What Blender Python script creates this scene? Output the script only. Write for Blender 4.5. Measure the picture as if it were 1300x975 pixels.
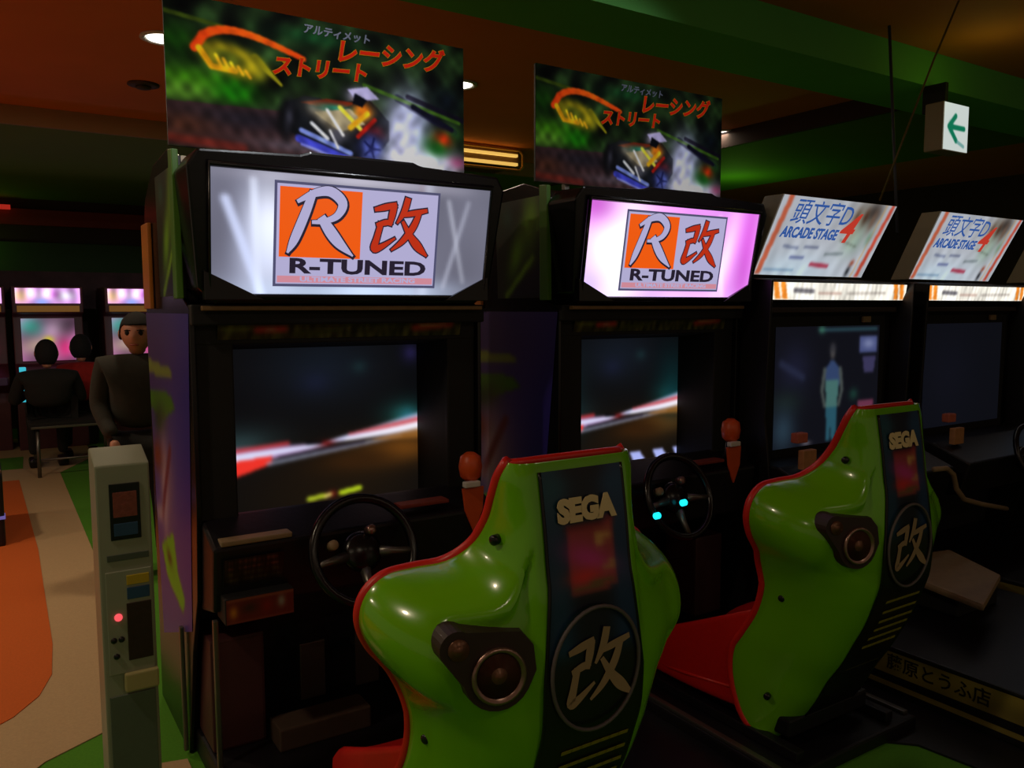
import bpy, bmesh, math, random
import numpy as np
from mathutils import Vector, Matrix
random.seed(7)
D = bpy.data
for o in list(D.objects): D.objects.remove(o)
SC = bpy.context.scene
COL = SC.collection
V = Vector

# ---------------------------------------------------------------- camera
cam_d = D.cameras.new('camera'); cam = D.objects.new('camera', cam_d); COL.objects.link(cam)
cam_d.sensor_fit = 'HORIZONTAL'; cam_d.sensor_width = 36.0
cam_d.lens = 36.0 * 1040.0 / 1300.0
cam_d.clip_start = 0.05; cam_d.clip_end = 100
def n3(a): a = np.array(a, float); return a / np.linalg.norm(a)
_x = n3((1620, -100, 1040)); _y = np.array((-665., -95., 1040.)); _y = n3(_y - _x * _y.dot(_x))
_z = np.cross(_x, _y)
if _z[1] > 0: _z = -_z
R = np.array([_x, _y, _z])
rt = R @ np.array((1, 0, 0)); up = R @ np.array((0, -1, 0)); bk = R @ np.array((0, 0, -1))
cam.matrix_world = Matrix(((rt[0], up[0], bk[0], 0), (rt[1], up[1], bk[1], 0), (rt[2], up[2], bk[2], 1.5), (0, 0, 0, 1)))
SC.camera = cam

# ---------------------------------------------------------------- world, lamps, exposure
SC.view_settings.view_transform = 'Standard'; SC.view_settings.look = 'None'
SC.view_settings.gamma = 1.0; SC.view_settings.use_curve_mapping = False
SC.view_settings.exposure = 0.0
W = D.worlds.new('world'); SC.world = W; W.use_nodes = True
W.node_tree.nodes['Background'].inputs[0].default_value = (1.0, 0.74, 0.50, 1)
W.node_tree.nodes['Background'].inputs[1].default_value = 0.13

def lamp(name, kind, loc, energy, color=(1, 1, 1), size=0.2, rot=(0, 0, 0), spot=None, spread=None):
    l = D.lights.new(name, kind); l.energy = energy; l.color = color
    if kind == 'AREA':
        l.shape = 'DISK'; l.size = size
        if spread: l.spread = spread
    elif kind in ('POINT', 'SPOT'): l.shadow_soft_size = size
    if spot: l.spot_size = spot; l.spot_blend = 0.8
    o = D.objects.new(name, l); COL.objects.link(o); o.location = loc; o.rotation_euler = rot
    return o
WARM = (1.0, 0.80, 0.55)
DOWNLIGHTS = [(0.93, 5.0), (2.77, 4.952), (5.437, 5.076), (-1.1, 5.0), (0.93, -1.2), (-1.1, 1.8), (2.85, -1.2), (-1.1, -1.2), (-3.3, 5.0), (5.4, -1.2)]
LAMP_W = [10, 4, 3, 18, 5, 15, 3, 4, 22, 2]

# ---------------------------------------------------------------- materials
def lin(c): return tuple((x / 12.92 if x <= 0.04045 else ((x + 0.055) / 1.055) ** 2.4) for x in c)
MATS = {}
def mat(name, col, rough=0.5, metal=0.0, coat=0.0, noise=0.0, nscale=30.0, spec=0.5, emit=None, estr=1.0, attr=None):
    if name in MATS: return MATS[name]
    m = D.materials.new(name); m.use_nodes = True
    nt = m.node_tree; b = nt.nodes['Principled BSDF']
    c = (*lin(col), 1) if col else (0, 0, 0, 1)
    b.inputs['Base Color'].default_value = c
    b.inputs['Roughness'].default_value = rough; b.inputs['Metallic'].default_value = metal
    b.inputs['Coat Weight'].default_value = coat; b.inputs['Coat Roughness'].default_value = 0.08
    b.inputs['Specular IOR Level'].default_value = spec
    if noise > 0:
        tc = nt.nodes.new('ShaderNodeTexCoord'); nz = nt.nodes.new('ShaderNodeTexNoise'); nz.inputs['Scale'].default_value = nscale
        nz.inputs['Detail'].default_value = 5
        mx = nt.nodes.new('ShaderNodeMix'); mx.data_type = 'RGBA'
        nt.links.new(tc.outputs['Object'], nz.inputs['Vector'])
        nt.links.new(nz.outputs['Fac'], mx.inputs['Factor'])
        mx.inputs['A'].default_value = tuple(x * (1 - noise) for x in c[:3]) + (1,)
        mx.inputs['B'].default_value = tuple(min(1, x * (1 + noise)) for x in c[:3]) + (1,)
        nt.links.new(mx.outputs['Result'], b.inputs['Base Color'])
        bp = nt.nodes.new('ShaderNodeBump'); bp.inputs['Strength'].default_value = noise * 0.3; bp.inputs['Distance'].default_value = 0.01
        nt.links.new(nz.outputs['Fac'], bp.inputs['Height']); nt.links.new(bp.outputs['Normal'], b.inputs['Normal'])
    if attr:
        a = nt.nodes.new('ShaderNodeAttribute'); a.attribute_name = 'print'
        if attr == 'emit':
            nt.links.new(a.outputs['Color'], b.inputs['Emission Color']); b.inputs['Emission Strength'].default_value = estr
            b.inputs['Base Color'].default_value = (0.01, 0.01, 0.01, 1)
        else:
            nt.links.new(a.outputs['Color'], b.inputs['Base Color'])
    elif emit:
        b.inputs['Emission Color'].default_value = (*lin(emit), 1); b.inputs['Emission Strength'].default_value = estr
    MATS[name] = m; return m
M_screen = mat('lit_screen_picture', None, 0.3, attr='emit', estr=1.0, spec=0.15)
M_glow = mat('backlit_sign_picture', None, 0.4, attr='emit', estr=1.35)
M_print = mat('printed_picture', None, 0.4, attr='base')
M_card = mat('printed_board', None, 0.9, attr='base', spec=0.1)
M_black = mat('black_cabinet_plastic', (0.06, 0.05, 0.075), 0.45, noise=0.25, nscale=60)
M_blackg = mat('gloss_black_plastic', (0.045, 0.04, 0.06), 0.25, noise=0.15, nscale=20)
M_dark = mat('dark_interior', (0.03, 0.025, 0.035), 0.7, noise=0.2)
M_purple = mat('purple_side_vinyl', (0.20, 0.15, 0.42), 0.4, noise=0.1)
M_greenp = mat('green_vinyl_panel', (0.30, 0.48, 0.12), 0.4, noise=0.1)
M_green = mat('lime_green_gelcoat', (0.43, 0.72, 0.03), 0.22, coat=0.6, noise=0.05, nscale=4)
M_red = mat('red_seat_leatherette', (0.80, 0.09, 0.06), 0.42, noise=0.12, nscale=80)
M_redpipe = mat('red_seat_edge', (0.84, 0.13, 0.09), 0.38, noise=0.08, nscale=50)
M_gold = mat('dull_gold_strip', (0.52, 0.40, 0.26), 0.4, metal=0.3, noise=0.2)
M_chrome = mat('chrome_ring', (0.62, 0.5, 0.46), 0.3, metal=0.9, noise=0.1)
M_brownpod = mat('dark_brown_speaker_plastic', (0.17, 0.09, 0.08), 0.5, noise=0.2)
M_bronze = mat('bronze_cone', (0.42, 0.28, 0.2), 0.35, metal=0.5, noise=0.2)
M_tan = mat('tan_plate', (0.55, 0.46, 0.34), 0.5, noise=0.2)
M_cream = mat('cream_letters', (0.90, 0.80, 0.62), 0.5, noise=0.05)
M_greykanji = mat('grey_gold_print', (0.62, 0.52, 0.40), 0.5, noise=0.1)
M_ring = mat('grey_print', (0.36, 0.33, 0.34), 0.5, noise=0.1)
M_yel = mat('olive_yellow_print', (0.55, 0.52, 0.10), 0.5, noise=0.1)
M_orange = mat('orange_plastic', (0.85, 0.33, 0.12), 0.4, noise=0.1)
M_white = mat('white_plastic', (0.85, 0.84, 0.82), 0.4, noise=0.05)
M_offwhite = mat('grey_machine_paint', (0.56, 0.58, 0.50), 0.4, noise=0.08, nscale=12)
M_ceil = mat('orange_ceiling_paint', (0.90, 0.50, 0.23), 0.8, noise=0.12, nscale=1.5)
M_beamf = mat('green_beam_paint', (0.40, 0.74, 0.36), 0.7, noise=0.1, nscale=2)
M_beige = mat('beige_trim_paint', (0.62, 0.50, 0.36), 0.7, noise=0.1, nscale=3)
M_soffit = mat('green_soffit_paint', (0.38, 0.52, 0.17), 0.8, noise=0.12, nscale=1.5)
M_wall = mat('dark_maroon_wall', (0.22, 0.15, 0.15), 0.8, noise=0.15, nscale=2)
M_redtrim = mat('red_wall_trim', (0.50, 0.12, 0.08), 0.6, noise=0.1)
M_greentrim = mat('green_wall_trim', (0.16, 0.27, 0.10), 0.7, noise=0.1)
M_fgreen = mat('green_carpet', (0.30, 0.55, 0.08), 0.95, noise=0.25, nscale=120)
M_fbeige = mat('beige_carpet', (0.74, 0.62, 0.46), 0.9, noise=0.15, nscale=120)
M_forange = mat('orange_carpet', (0.82, 0.38, 0.10), 0.9, noise=0.15, nscale=120)
M_coat = mat('dark_cloth', (0.10, 0.10, 0.10), 0.9, noise=0.3, nscale=30)
M_coatg = mat('dark_olive_cloth', (0.17, 0.16, 0.13), 0.9, noise=0.3, nscale=30)
M_redcloth = mat('dark_red_cloth', (0.62, 0.10, 0.08), 0.9, noise=0.3, nscale=30)
M_skin = mat('skin', (0.72, 0.48, 0.38), 0.5, noise=0.05)
M_hair = mat('black_hair', (0.05, 0.04, 0.04), 0.9, noise=0.3, nscale=90)
M_steel = mat('dull_steel', (0.45, 0.44, 0.42), 0.35, metal=0.8, noise=0.1)

# ---------------------------------------------------------------- object helpers
ORG = {}
def link(name, me, parent=None, m=None):
    o = D.objects.new(name, me); COL.objects.link(o)
    if m and not me.materials: me.materials.append(m)
    if parent: o.parent = parent
    return o
def tag(o, label=None, cat=None, group=None, kind=None):
    if label: o['label'] = label
    if cat: o['category'] = cat
    if group: o['group'] = group
    if kind: o['kind'] = kind
    return o
def thing(name, loc, label, cat, group=None):
    o = D.objects.new(name, None); COL.objects.link(o); o.location = loc; ORG[o.name] = V(loc)
    o.empty_display_size = 0.1
    return tag(o, label, cat, group)
def root_of(p):
    while p.parent: p = p.parent
    return p
def origin(parent): return ORG.get(root_of(parent).name, V((0, 0, 0))) if parent else V((0, 0, 0))
def finish(name, bm, m, parent=None, smooth=False):
    og = origin(parent)
    bmesh.ops.translate(bm, vec=-og, verts=bm.verts)
    me = D.meshes.new(name); bm.normal_update(); bm.to_mesh(me); bm.free()
    if smooth:
        me.polygons.foreach_set('use_smooth', [True] * len(me.polygons))
    return link(name, me, parent, m)
def raw(name, vs, fs, m, parent=None, smooth=False):
    bm = bmesh.new(); bv = [bm.verts.new(v) for v in vs]
    for f in fs:
        try: bm.faces.new([bv[i] for i in f])
        except ValueError: pass
    bmesh.ops.recalc_face_normals(bm, faces=bm.faces)
    return finish(name, bm, m, parent, smooth)
def bm_box(bm, x0, x1, y0, y1, z0, z1, bev=0.0, mtx=None):
    b = bmesh.new()
    bmesh.ops.create_cube(b, size=1)
    for v in b.verts: v.co = V((x0 + (v.co.x + .5) * (x1 - x0), y0 + (v.co.y + .5) * (y1 - y0), z0 + (v.co.z + .5) * (z1 - z0)))
    if bev > 0: bmesh.ops.bevel(b, geom=b.edges[:], offset=bev, segments=2, affect='EDGES', profile=0.6)
    if mtx: bmesh.ops.transform(b, matrix=mtx, verts=b.verts)
    me = D.meshes.new('t'); b.to_mesh(me); b.free(); bm.from_mesh(me); D.meshes.remove(me)
def box(name, x0, x1, y0, y1, z0, z1, m, parent=None, bev=0.0, mtx=None):
    bm = bmesh.new(); bm_box(bm, x0, x1, y0, y1, z0, z1, bev, mtx); return finish(name, bm, m, parent)
def bm_tube(bm, pts, r, seg=10, closed=False):
    pts = [V(p) for p in pts]; n = len(pts); rings = []
    rs = r if isinstance(r, (list, tuple)) else [r] * n
    prev = None
    for i, p in enumerate(pts):
        a = pts[(i - 1) % n] if (closed or i > 0) else p; c = pts[(i + 1) % n] if (closed or i < n - 1) else p
        t = (c - a).normalized()
        if prev is None:
            q = t.cross(V((0, 0, 1)));
            if q.length < 0.1: q = t.cross(V((1, 0, 0)))
        else: q = prev - t * prev.dot(t)
        q.normalize(); prev = q; w = t.cross(q)
        rings.append([bm.verts.new(p + (q * math.cos(2 * math.pi * k / seg) + w * math.sin(2 * math.pi * k / seg)) * rs[i]) for k in range(seg)])
    m_ = n if closed else n - 1
    for i in range(m_):
        A, B = rings[i], rings[(i + 1) % n]
        for k in range(seg): bm.faces.new((A[k], A[(k + 1) % seg], B[(k + 1) % seg], B[k]))
    if not closed:
        bm.faces.new(rings[0][::-1]); bm.faces.new(rings[-1])
def tube(name, pts, r, m, parent=None, seg=10, closed=False):
    bm = bmesh.new(); bm_tube(bm, pts, r, seg, closed); return finish(name, bm, m, parent, True)
def bm_lathe(bm, c, ax, prof, seg=28):
    """prof: list of (radius, along axis)"""
    ax = V(ax).normalized(); q = ax.cross(V((0, 0, 1)))
    if q.length < .1: q = ax.cross(V((1, 0, 0)))
    q.normalize(); w = ax.cross(q); c = V(c); rings = []
    for r, h in prof:
        rings.append([bm.verts.new(c + ax * h + (q * math.cos(2 * math.pi * k / seg) + w * math.sin(2 * math.pi * k / seg)) * max(r, 1e-4)) for k in range(seg)])
    for A, B in zip(rings, rings[1:]):
        for k in range(seg): bm.faces.new((A[k], A[(k + 1) % seg], B[(k + 1) % seg], B[k]))
    bm.faces.new(rings[0][::-1]); bm.faces.new(rings[-1])
def lathe(name, c, ax, prof, m, parent=None, seg=28):
    bm = bmesh.new(); bm_lathe(bm, c, ax, prof, seg); bmesh.ops.recalc_face_normals(bm, faces=bm.faces)
    return finish(name, bm, m, parent, True)
def prism(name, poly, axis, a, b, m, parent=None, bev=0.0):
    """poly in the two other axes, extruded along axis from a to b"""
    def P(p, t):
        if axis == 'x': return (t, p[0], p[1])
        if axis == 'y': return (p[0], t, p[1])
        return (p[0], p[1], t)
    n = len(poly); vs = [P(p, a) for p in poly] + [P(p, b) for p in poly]
    fs = [tuple(range(n))[::-1], tuple(range(n, 2 * n))] + [(i, (i + 1) % n, n + (i + 1) % n, n + i) for i in range(n)]
    bm = bmesh.new(); bv = [bm.verts.new(v) for v in vs]
    for f in fs: bm.faces.new([bv[i] for i in f])
    bmesh.ops.recalc_face_normals(bm, faces=bm.faces)
    if bev > 0: bmesh.ops.bevel(bm, geom=bm.edges[:], offset=bev, segments=2, affect='EDGES', profile=0.6)
    return finish(name, bm, m, parent)
def copy_tree(o, parent=None, delta=None):
    c = o.copy(); COL.objects.link(c)
    if parent: c.parent = parent
    else:
        c.location = o.location + V(delta); ORG[c.name] = V(c.location)
    for ch in list(o.children): copy_tree(ch, c)
    return c

# ---------------------------------------------------------------- printed / lit pictures as fine colour grids
class Pic:
    def __init__(s, U, Vv, asp): s.u = U * asp; s.v = Vv; s.a = asp; s.c = np.zeros(U.shape + (3,))
    def fill(s, c): s.c[:] = c
    def mix(s, k, c): k = np.clip(k, 0, 1)[..., None]; s.c = s.c * (1 - k) + np.array(c) * k
    def blob(s, x, y, rx, ry, c, ang=0, p=2, k=1):
        dx, dy = s.u - x, s.v - y; ca, sa = math.cos(ang), math.sin(ang)
        X = (dx * ca + dy * sa) / rx; Y = (-dx * sa + dy * ca) / ry
        s.mix(k * np.exp(-(X * X + Y * Y) ** (p / 2)), c)
    def line(s, x0, y0, x1, y1, w, c, soft=0.3, k=1, w1=None):
        dx, dy = x1 - x0, y1 - y0; L = dx * dx + dy * dy + 1e-9
        t = np.clip(((s.u - x0) * dx + (s.v - y0) * dy) / L, 0, 1)
        d = np.hypot(s.u - x0 - t * dx, s.v - y0 - t * dy); ww = w if w1 is None else w + (w1 - w) * t
        s.mix(k * np.clip((ww - d) / (ww * soft + 1e-6) + .5, 0, 1), c)
    def poly(s, pts, c, k=1):
        ins = np.zeros(s.u.shape, bool); n = len(pts)
        for i in range(n):
            x0, y0 = pts[i]; x1, y1 = pts[(i + 1) % n]
            cond = ((y0 > s.v) != (y1 > s.v)); t = np.where(y1 != y0, (s.v - y0) / ((y1 - y0) or 1e-9), 0)
            ins ^= cond & (s.u < x0 + t * (x1 - x0))
        s.mix(ins * k, c)
    def noise(s, amp, fx, fy, seed=1):
        r = np.random.RandomState(seed); z = np.zeros(s.u.shape)
        for _ in range(10):
            a, b, ph = r.uniform(-fx, fx), r.uniform(-fy, fy), r.uniform(0, 6.3); z += np.sin(a * s.u + b * s.v + ph)
        s.c = np.clip(s.c * (1 + amp * z[..., None] / 3), 0, 1)
def soften(c, n):
    for _ in range(n):
        p = np.pad(c, ((1, 1), (1, 1), (0, 0)), 'edge'); c = (p[:-2, 1:-1] + p[2:, 1:-1] + 2 * p[1:-1, 1:-1] + p[1:-1, :-2] + p[1:-1, 2:]) / 6
    return c
def pic(name, corners, fn, nx, ny, m, parent=None, keep=None, blur=1):
    TL, TR, BR, BL = [np.array(c, float) for c in corners]
    asp = np.linalg.norm(TR - TL) / np.linalg.norm(BL - TL)
    u = np.linspace(0, 1, nx + 1); v = np.linspace(0, 1, ny + 1); Vv, U = np.meshgrid(v, u, indexing='ij')
    P = Pic(U, Vv, asp); fn(P); c = soften(np.clip(P.c, 0, 1), blur)
    Ue, Ve = U[..., None], Vv[..., None]
    pos = (TL * (1 - Ue) + TR * Ue) * (1 - Ve) + (BL * (1 - Ue) + BR * Ue) * Ve
    if keep is not None: pos = keep(U, Vv, pos)
    og = np.array(origin(parent)); pos = (pos - og).reshape(-1, 3)
    idx = np.arange((nx + 1) * (ny + 1)).reshape(ny + 1, nx + 1)
    f = np.stack([idx[:-1, :-1], idx[1:, :-1], idx[1:, 1:], idx[:-1, 1:]], -1).reshape(-1, 4)
    me = D.meshes.new(name); me.from_pydata(pos.tolist(), [], f.tolist())
    L = np.where(c <= 0.04045, c / 12.92, ((c + 0.055) / 1.055) ** 2.4).reshape(-1, 3)
    at = me.color_attributes.new('print', 'FLOAT_COLOR', 'POINT')
    at.data.foreach_set('color', np.concatenate([L, np.ones((len(L), 1))], 1).ravel())
    me.update()
    return link(name, me, parent, m)
def text(name, s, c, right, upv, size, m, parent=None, off=0.0, sx=1.0, shear=0.0, ext=0.0006, rotz=0.0):
    cu = D.curves.new('t', 'FONT'); cu.body = s; cu.size = size; cu.align_x = 'CENTER'; cu.align_y = 'CENTER'
    cu.offset = off; cu.extrude = ext; cu.shear = shear; cu.resolution_u = 3
    o = D.objects.new('t', cu); COL.objects.link(o)
    bpy.context.view_layer.update()
    me = D.meshes.new_from_object(o.evaluated_get(bpy.context.evaluated_depsgraph_get()))
    D.objects.remove(o); D.curves.remove(cu)
    r = V(right).normalized(); u = V(upv); u = (u - r * u.dot(r)).normalized(); n = r.cross(u)
    ca, sa = math.cos(rotz), math.sin(rotz); r2 = r * ca + u * sa; u2 = u * ca - r * sa
    c = V(c) - origin(parent)
    for v in me.vertices: v.co = c + r2 * (v.co.x * sx) + u2 * v.co.y + n * v.co.z
    me.materials.clear(); me.name = name
    return link(name, me, parent, m)
def catm(pts, m):
    pts = np.array(pts, float); n = len(pts); out = []
    for i in range(n - 1):
        p0, p1, p2, p3 = pts[max(i - 1, 0)], pts[i], pts[i + 1], pts[min(i + 2, n - 1)]
        for k in range(m):
            t = k / m; out.append(.5 * ((2 * p1) + (-p0 + p2) * t + (2 * p0 - 5 * p1 + 4 * p2 - p3) * t * t + (-p0 + 3 * p1 - 3 * p2 + p3) * t ** 3))
    out.append(pts[-1]); return np.array(out)
def strokes(name, S, c, right, upv, size, m, parent, grow=0.0, off=0.0):
    r = V(right).normalized(); u = V(upv); u = (u - r * u.dot(r)).normalized(); n = r.cross(u); c = V(c) - origin(parent)
    bm = bmesh.new()
    for k, st in enumerate(S):
        P = catm([(a, b, w) for a, b, w in st], 6) if len(st) > 2 else np.array([np.array(st[0]) * (1 - t) + np.array(st[1]) * t for t in np.linspace(0, 1, 6)])
        L = []; 
        for i in range(len(P)):
            a = P[max(i - 1, 0)]; b = P[min(i + 1, len(P) - 1)]; d = V((b[0] - a[0], b[1] - a[1])); d.normalize(); nn = V((-d.y, d.x)); w = P[i][2] / 2 + grow
            ex = (-grow if i == 0 else grow if i == len(P) - 1 else 0)
            for sg in (1, -1):
                x = P[i][0] + nn.x * w * sg + d.x * ex; y = P[i][1] + nn.y * w * sg + d.y * ex
                L.append(bm.verts.new(c + r * x * size + u * y * size + n * (off + k * .00008)))
        for i in range(len(P) - 1):
            bm.faces.new((L[2 * i], L[2 * i + 1], L[2 * i + 3], L[2 * i + 2]))
    bmesh.ops.recalc_face_normals(bm, faces=bm.faces)
    me = D.meshes.new(name); bm.to_mesh(me); bm.free(); return link(name, me, parent, m)
KAI = [[(-.44, .26, .06), (-.25, .31, .10), (-.06, .36, .08)], [(-.10, .36, .10), (-.13, .20, .11), (-.17, .02, .07)], [(-.40, .02, .05), (-.25, .06, .09), (-.12, .08, .06)],
       [(-.32, .06, .09), (-.38, -.18, .10), (-.42, -.36, .12), (-.30, -.33, .09), (-.06, -.18, .03)], [(.14, .48, .10), (.08, .26, .10), (-.04, .06, .03)], [(.06, .20, .06), (.25, .24, .09), (.50, .30, .06)],
       [(.36, .26, .08), (.26, .02, .11), (.08, -.22, .09), (-.12, -.38, .03)], [(.06, .10, .05), (.20, -.12, .10), (.36, -.30, .14), (.54, -.46, .03)]]
RRR = [[(-.12, .44, .10), (-.24, .10, .13), (-.40, -.30, .12), (-.50, -.50, .02)], [(-.36, .28, .04), (-.10, .42, .10), (.16, .46, .14), (.36, .30, .14), (.28, .10, .10), (.06, .0, .06), (-.12, -.02, .04)], [(.02, .06, .12), (.18, -.16, .17), (.34, -.34, .14), (.56, -.52, .01)]]
def structure(o): o['kind'] = 'structure'; return o

# ================================================================= THE SETTING
fl = structure(box('floor', -6, 10, -5, 12.1, -0.06, 0.0, M_fgreen))
def inlay(poly, z, m):
    o = prism('carpet_inlay', poly, 'z', z - 0.004, z, m, None); o.parent = fl; return o
beige = [(-6, 3.0), (-0.25, 2.62), (0.10, 3.02), (0.31, 3.14), (0.42, 3.45), (0.50, 5.0), (0.53, 8.5), (0.9, 9.3), (0.9, 11.0), (-6, 11.0)]
inlay(beige, 0.004, M_fbeige)
oc = [(-6, 3.25), (-0.25, 3.27), (-0.10, 3.32), (0.02, 3.42), (0.11, 3.56), (0.165, 3.75), (0.19, 4.1), (0.205, 5.0), (0.22, 5.8), (0.20, 8.3), (-6, 8.3)]
inlay(oc, 0.007, M_forange)
inlay([(0.20, 2.45), (0.50, 2.45), (0.50, 2.78), (0.42, 2.80), (0.2, 2.7)], 0.005, M_fbeige)
inlay([(-6, 8.9), (0.25, 8.9), (0.28, 9.6), (-6, 9.6)], 0.007, M_fgreen)
mt = prism('dark_floor_sheet', [(.9, 1.75), (2.25, 1.62), (2.5, 1.62), (2.62, 1.5), (2.7, .9), (2.885, .9), (2.885, 2.9), (.9, 2.9)], 'z', 0.001, 0.008, M_black, None); mt.parent = fl  # black sheet put in to darken the floor around the machines
structure(box('ceiling', -6, 10, -5, 12.1, 3.0, 3.06, M_ceil))
structure(box('wall_back', -6, 10, 12.0, 12.15, 0, 3.0, M_wall))
structure(box('wall_right', 10, 10.15, -5, 12.15, 0, 3.0, M_wall))
structure(box('trim_1', -6, 9.99, 2.85, 3.29, 2.80, 2.999, M_beamf))                  # near green beam
t2 = structure(box('trim_2', -6, 5.4, 7.24, 11.99, 2.868, 2.999, M_soffit))           # far dropped soffit
t3 = structure(box('trim_3', -6, 5.4, 7.20, 7.238, 2.86, 2.999, M_beige))
t4 = structure(box('trim_4', 5.44, 7.4, 3.32, 11.99, 2.868, 2.999, M_soffit))
t5 = structure(box('trim_5', 5.402, 5.438, 3.32, 11.99, 2.86, 2.999, M_wall))
structure(box('trim_6', -6, 9.99, 11.93, 11.99, 2.54, 2.74, M_redtrim, None, 0.01))
structure(box('trim_7', -6, 9.99, 11.90, 11.99, 1.96, 2.33, M_greentrim, None, 0.01))
red_tube = tube('neon_tube', [(-3.0, 11.86, 2.74), (0.36, 11.86, 2.74)], 0.03, mat('red_neon', (0.4, 0.05, 0.03), 0.3, emit=(0.62, 0.14, 0.10)))
tag(red_tube, 'red glowing tube along the top of the far wall at left', 'neon light')

# ceiling downlights
dl0 = None
for i, (x, y) in enumerate(DOWNLIGHTS):
    zc = 2.868 if y > 7.2 else 3.0
    if dl0 is None:
        dl = thing('ceiling_downlight', (x, y, zc), 'x', 'ceiling light', 'round recessed ceiling downlights')
        lathe('trim_ring', (x, y, zc), (0, 0, -1), [(0.085, 0), (0.125, 0.0), (0.128, 0.010), (0.105, 0.014), (0.098, 0.004)], M_white, dl)
        lathe('lamp_lens', (x, y, zc), (0, 0, -1), [(0.0, 0.0), (0.095, 0.001), (0.09, 0.010), (0.0, 0.012)], mat('warm_lamp_glow', (1, 1, 1), 0.4, emit=(1, 0.97, 0.90), estr=4.0), dl)
        dl0 = dl
    else: dl = copy_tree(dl0, None, (x - dl0.location.x, y - dl0.location.y, zc - dl0.location.z))
    lamp('downlight_lamp', 'AREA', (x, y, zc - 0.03), LAMP_W[i], WARM, 0.2)
    dl['label'] = ['bright round ceiling downlight left of the nearer hanging race poster',
                   'ceiling downlight peeping out at the right edge of the nearer race poster',
                   'ceiling downlight at the right edge of the second race poster'][i] if i < 3 else ['','','','round ceiling downlight over the orange carpet, left of the frame', 'round ceiling downlight behind the camera, nearest the cabinet row','round ceiling downlight to the left of the nearest green seat','round ceiling downlight behind the camera, in line with the second cabinet','round ceiling downlight behind the camera, on the left','round ceiling downlight at the far left of the hall','round ceiling downlight behind the camera, in line with the last cabinet'][i]
sm = thing('smoke_detector', (0.99, 6.09, 3.0), 'small grey round detector on the orange ceiling below the bright downlight', 'smoke detector')
lathe('detector_base', (0.99, 6.09, 3.0), (0, 0, -1), [(0.10, 0), (0.10, 0.010), (0.08, 0.016)], mat('detector_grey',(.28,.22,.18),.6), sm); lathe('detector_cap', (0.99, 6.09, 3.0), (0, 0, -1), [(0.05, 0.016), (0.045, 0.03), (0.02, 0.035)], mat('detector_grey',None), sm)

# golden ceiling fixture between the posters
ac = thing('ceiling_fixture', (4.3, 7.0, 3.0), 'golden rimmed long ceiling fixture with lit slots between the two race posters', 'ceiling fixture')
M_goldlit = mat('gold_rim', (0.80, 0.62, 0.30), 0.35, metal=0.6, noise=0.1)
gx0, gx1, gy = 3.4, 4.38, 6.6
box('fixture_body', gx0 + .02, gx1 - .02, gy + .02, gy + .5, 2.83, 2.999, M_gold, ac, 0.02)
tube('rim', [(gx0, gy, 2.98), (gx1 - .04, gy, 2.98), (gx1, gy, 2.94), (gx1, gy, 2.83), (gx1 - .04, gy, 2.79), (gx0, gy, 2.79)], 0.014, M_goldlit, ac)
for z in (2.845, 2.925):
    box('lit_slot', gx0 + .03, gx1 - .06, gy - 0.012, gy + .03, z - 0.012, z + 0.014, mat('gold_light', (1, 1, 1), emit=(0.93, 0.74, 0.36), estr=0.9), ac, 0.003)
tag(ac, None)

# exit sign
es = thing('exit_sign', (4.73, 2.66, 2.52), 'white box exit sign with a green left arrow hanging under the green beam', 'sign')
box('sign_box', 4.60, 4.86, 2.655, 2.765, 2.385, 2.655, mat('sign_casing', (0.62, 0.56, 0.46), 0.5, noise=0.05), es, 0.01)
def f_exit(P):
    P.fill((0.88, 0.92, 0.90)); g = (0.05, 0.50, 0.36)
    P.line(0.36, 0.50, 0.80, 0.50, 0.055, g); P.line(0.20, 0.50, 0.45, 0.26, 0.06, g); P.line(0.20, 0.50, 0.50, 0.78, 0.06, g)
    P.blob(0.28, .5, .10, .13, g, p=4); P.line(.55, .80, .80, .88, .04, (0.35, 0.62, 0.60), k=.7)
pic('lit_face', [(4.605, 2.652, 2.650), (4.855, 2.652, 2.650), (4.855, 2.652, 2.39), (4.605, 2.652, 2.39)], f_exit, 60, 60, mat('exit_sign_picture', None, 0.4, attr='emit', estr=0.75), es)
box('bracket', 4.76, 4.79, 2.74, 2.88, 2.64, 2.80, M_dark, es, .004)
cb = tube('hanging_cable', [(4.11, 2.32, 2.998), (4.02, 2.38, 2.72), (3.9, 2.44, 2.36), (3.80, 2.50, 2.03)], 0.005, mat('cable', (0.42, 0.34, 0.12), 0.5))
tag(cb, 'thin yellowish cable running from the ceiling down to the third cabinet sign', 'cable')
cb = tube('hanging_cable', [(4.16, 2.72, 2.999), (4.16, 2.66, 2.3), (4.15, 2.62, 1.9)], 0.008, mat('cable_grey', (0.25, 0.26, 0.34), 0.5))
tag(cb, 'straight dark grey cable hanging between the third and fourth cabinet signs', 'cable')

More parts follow.
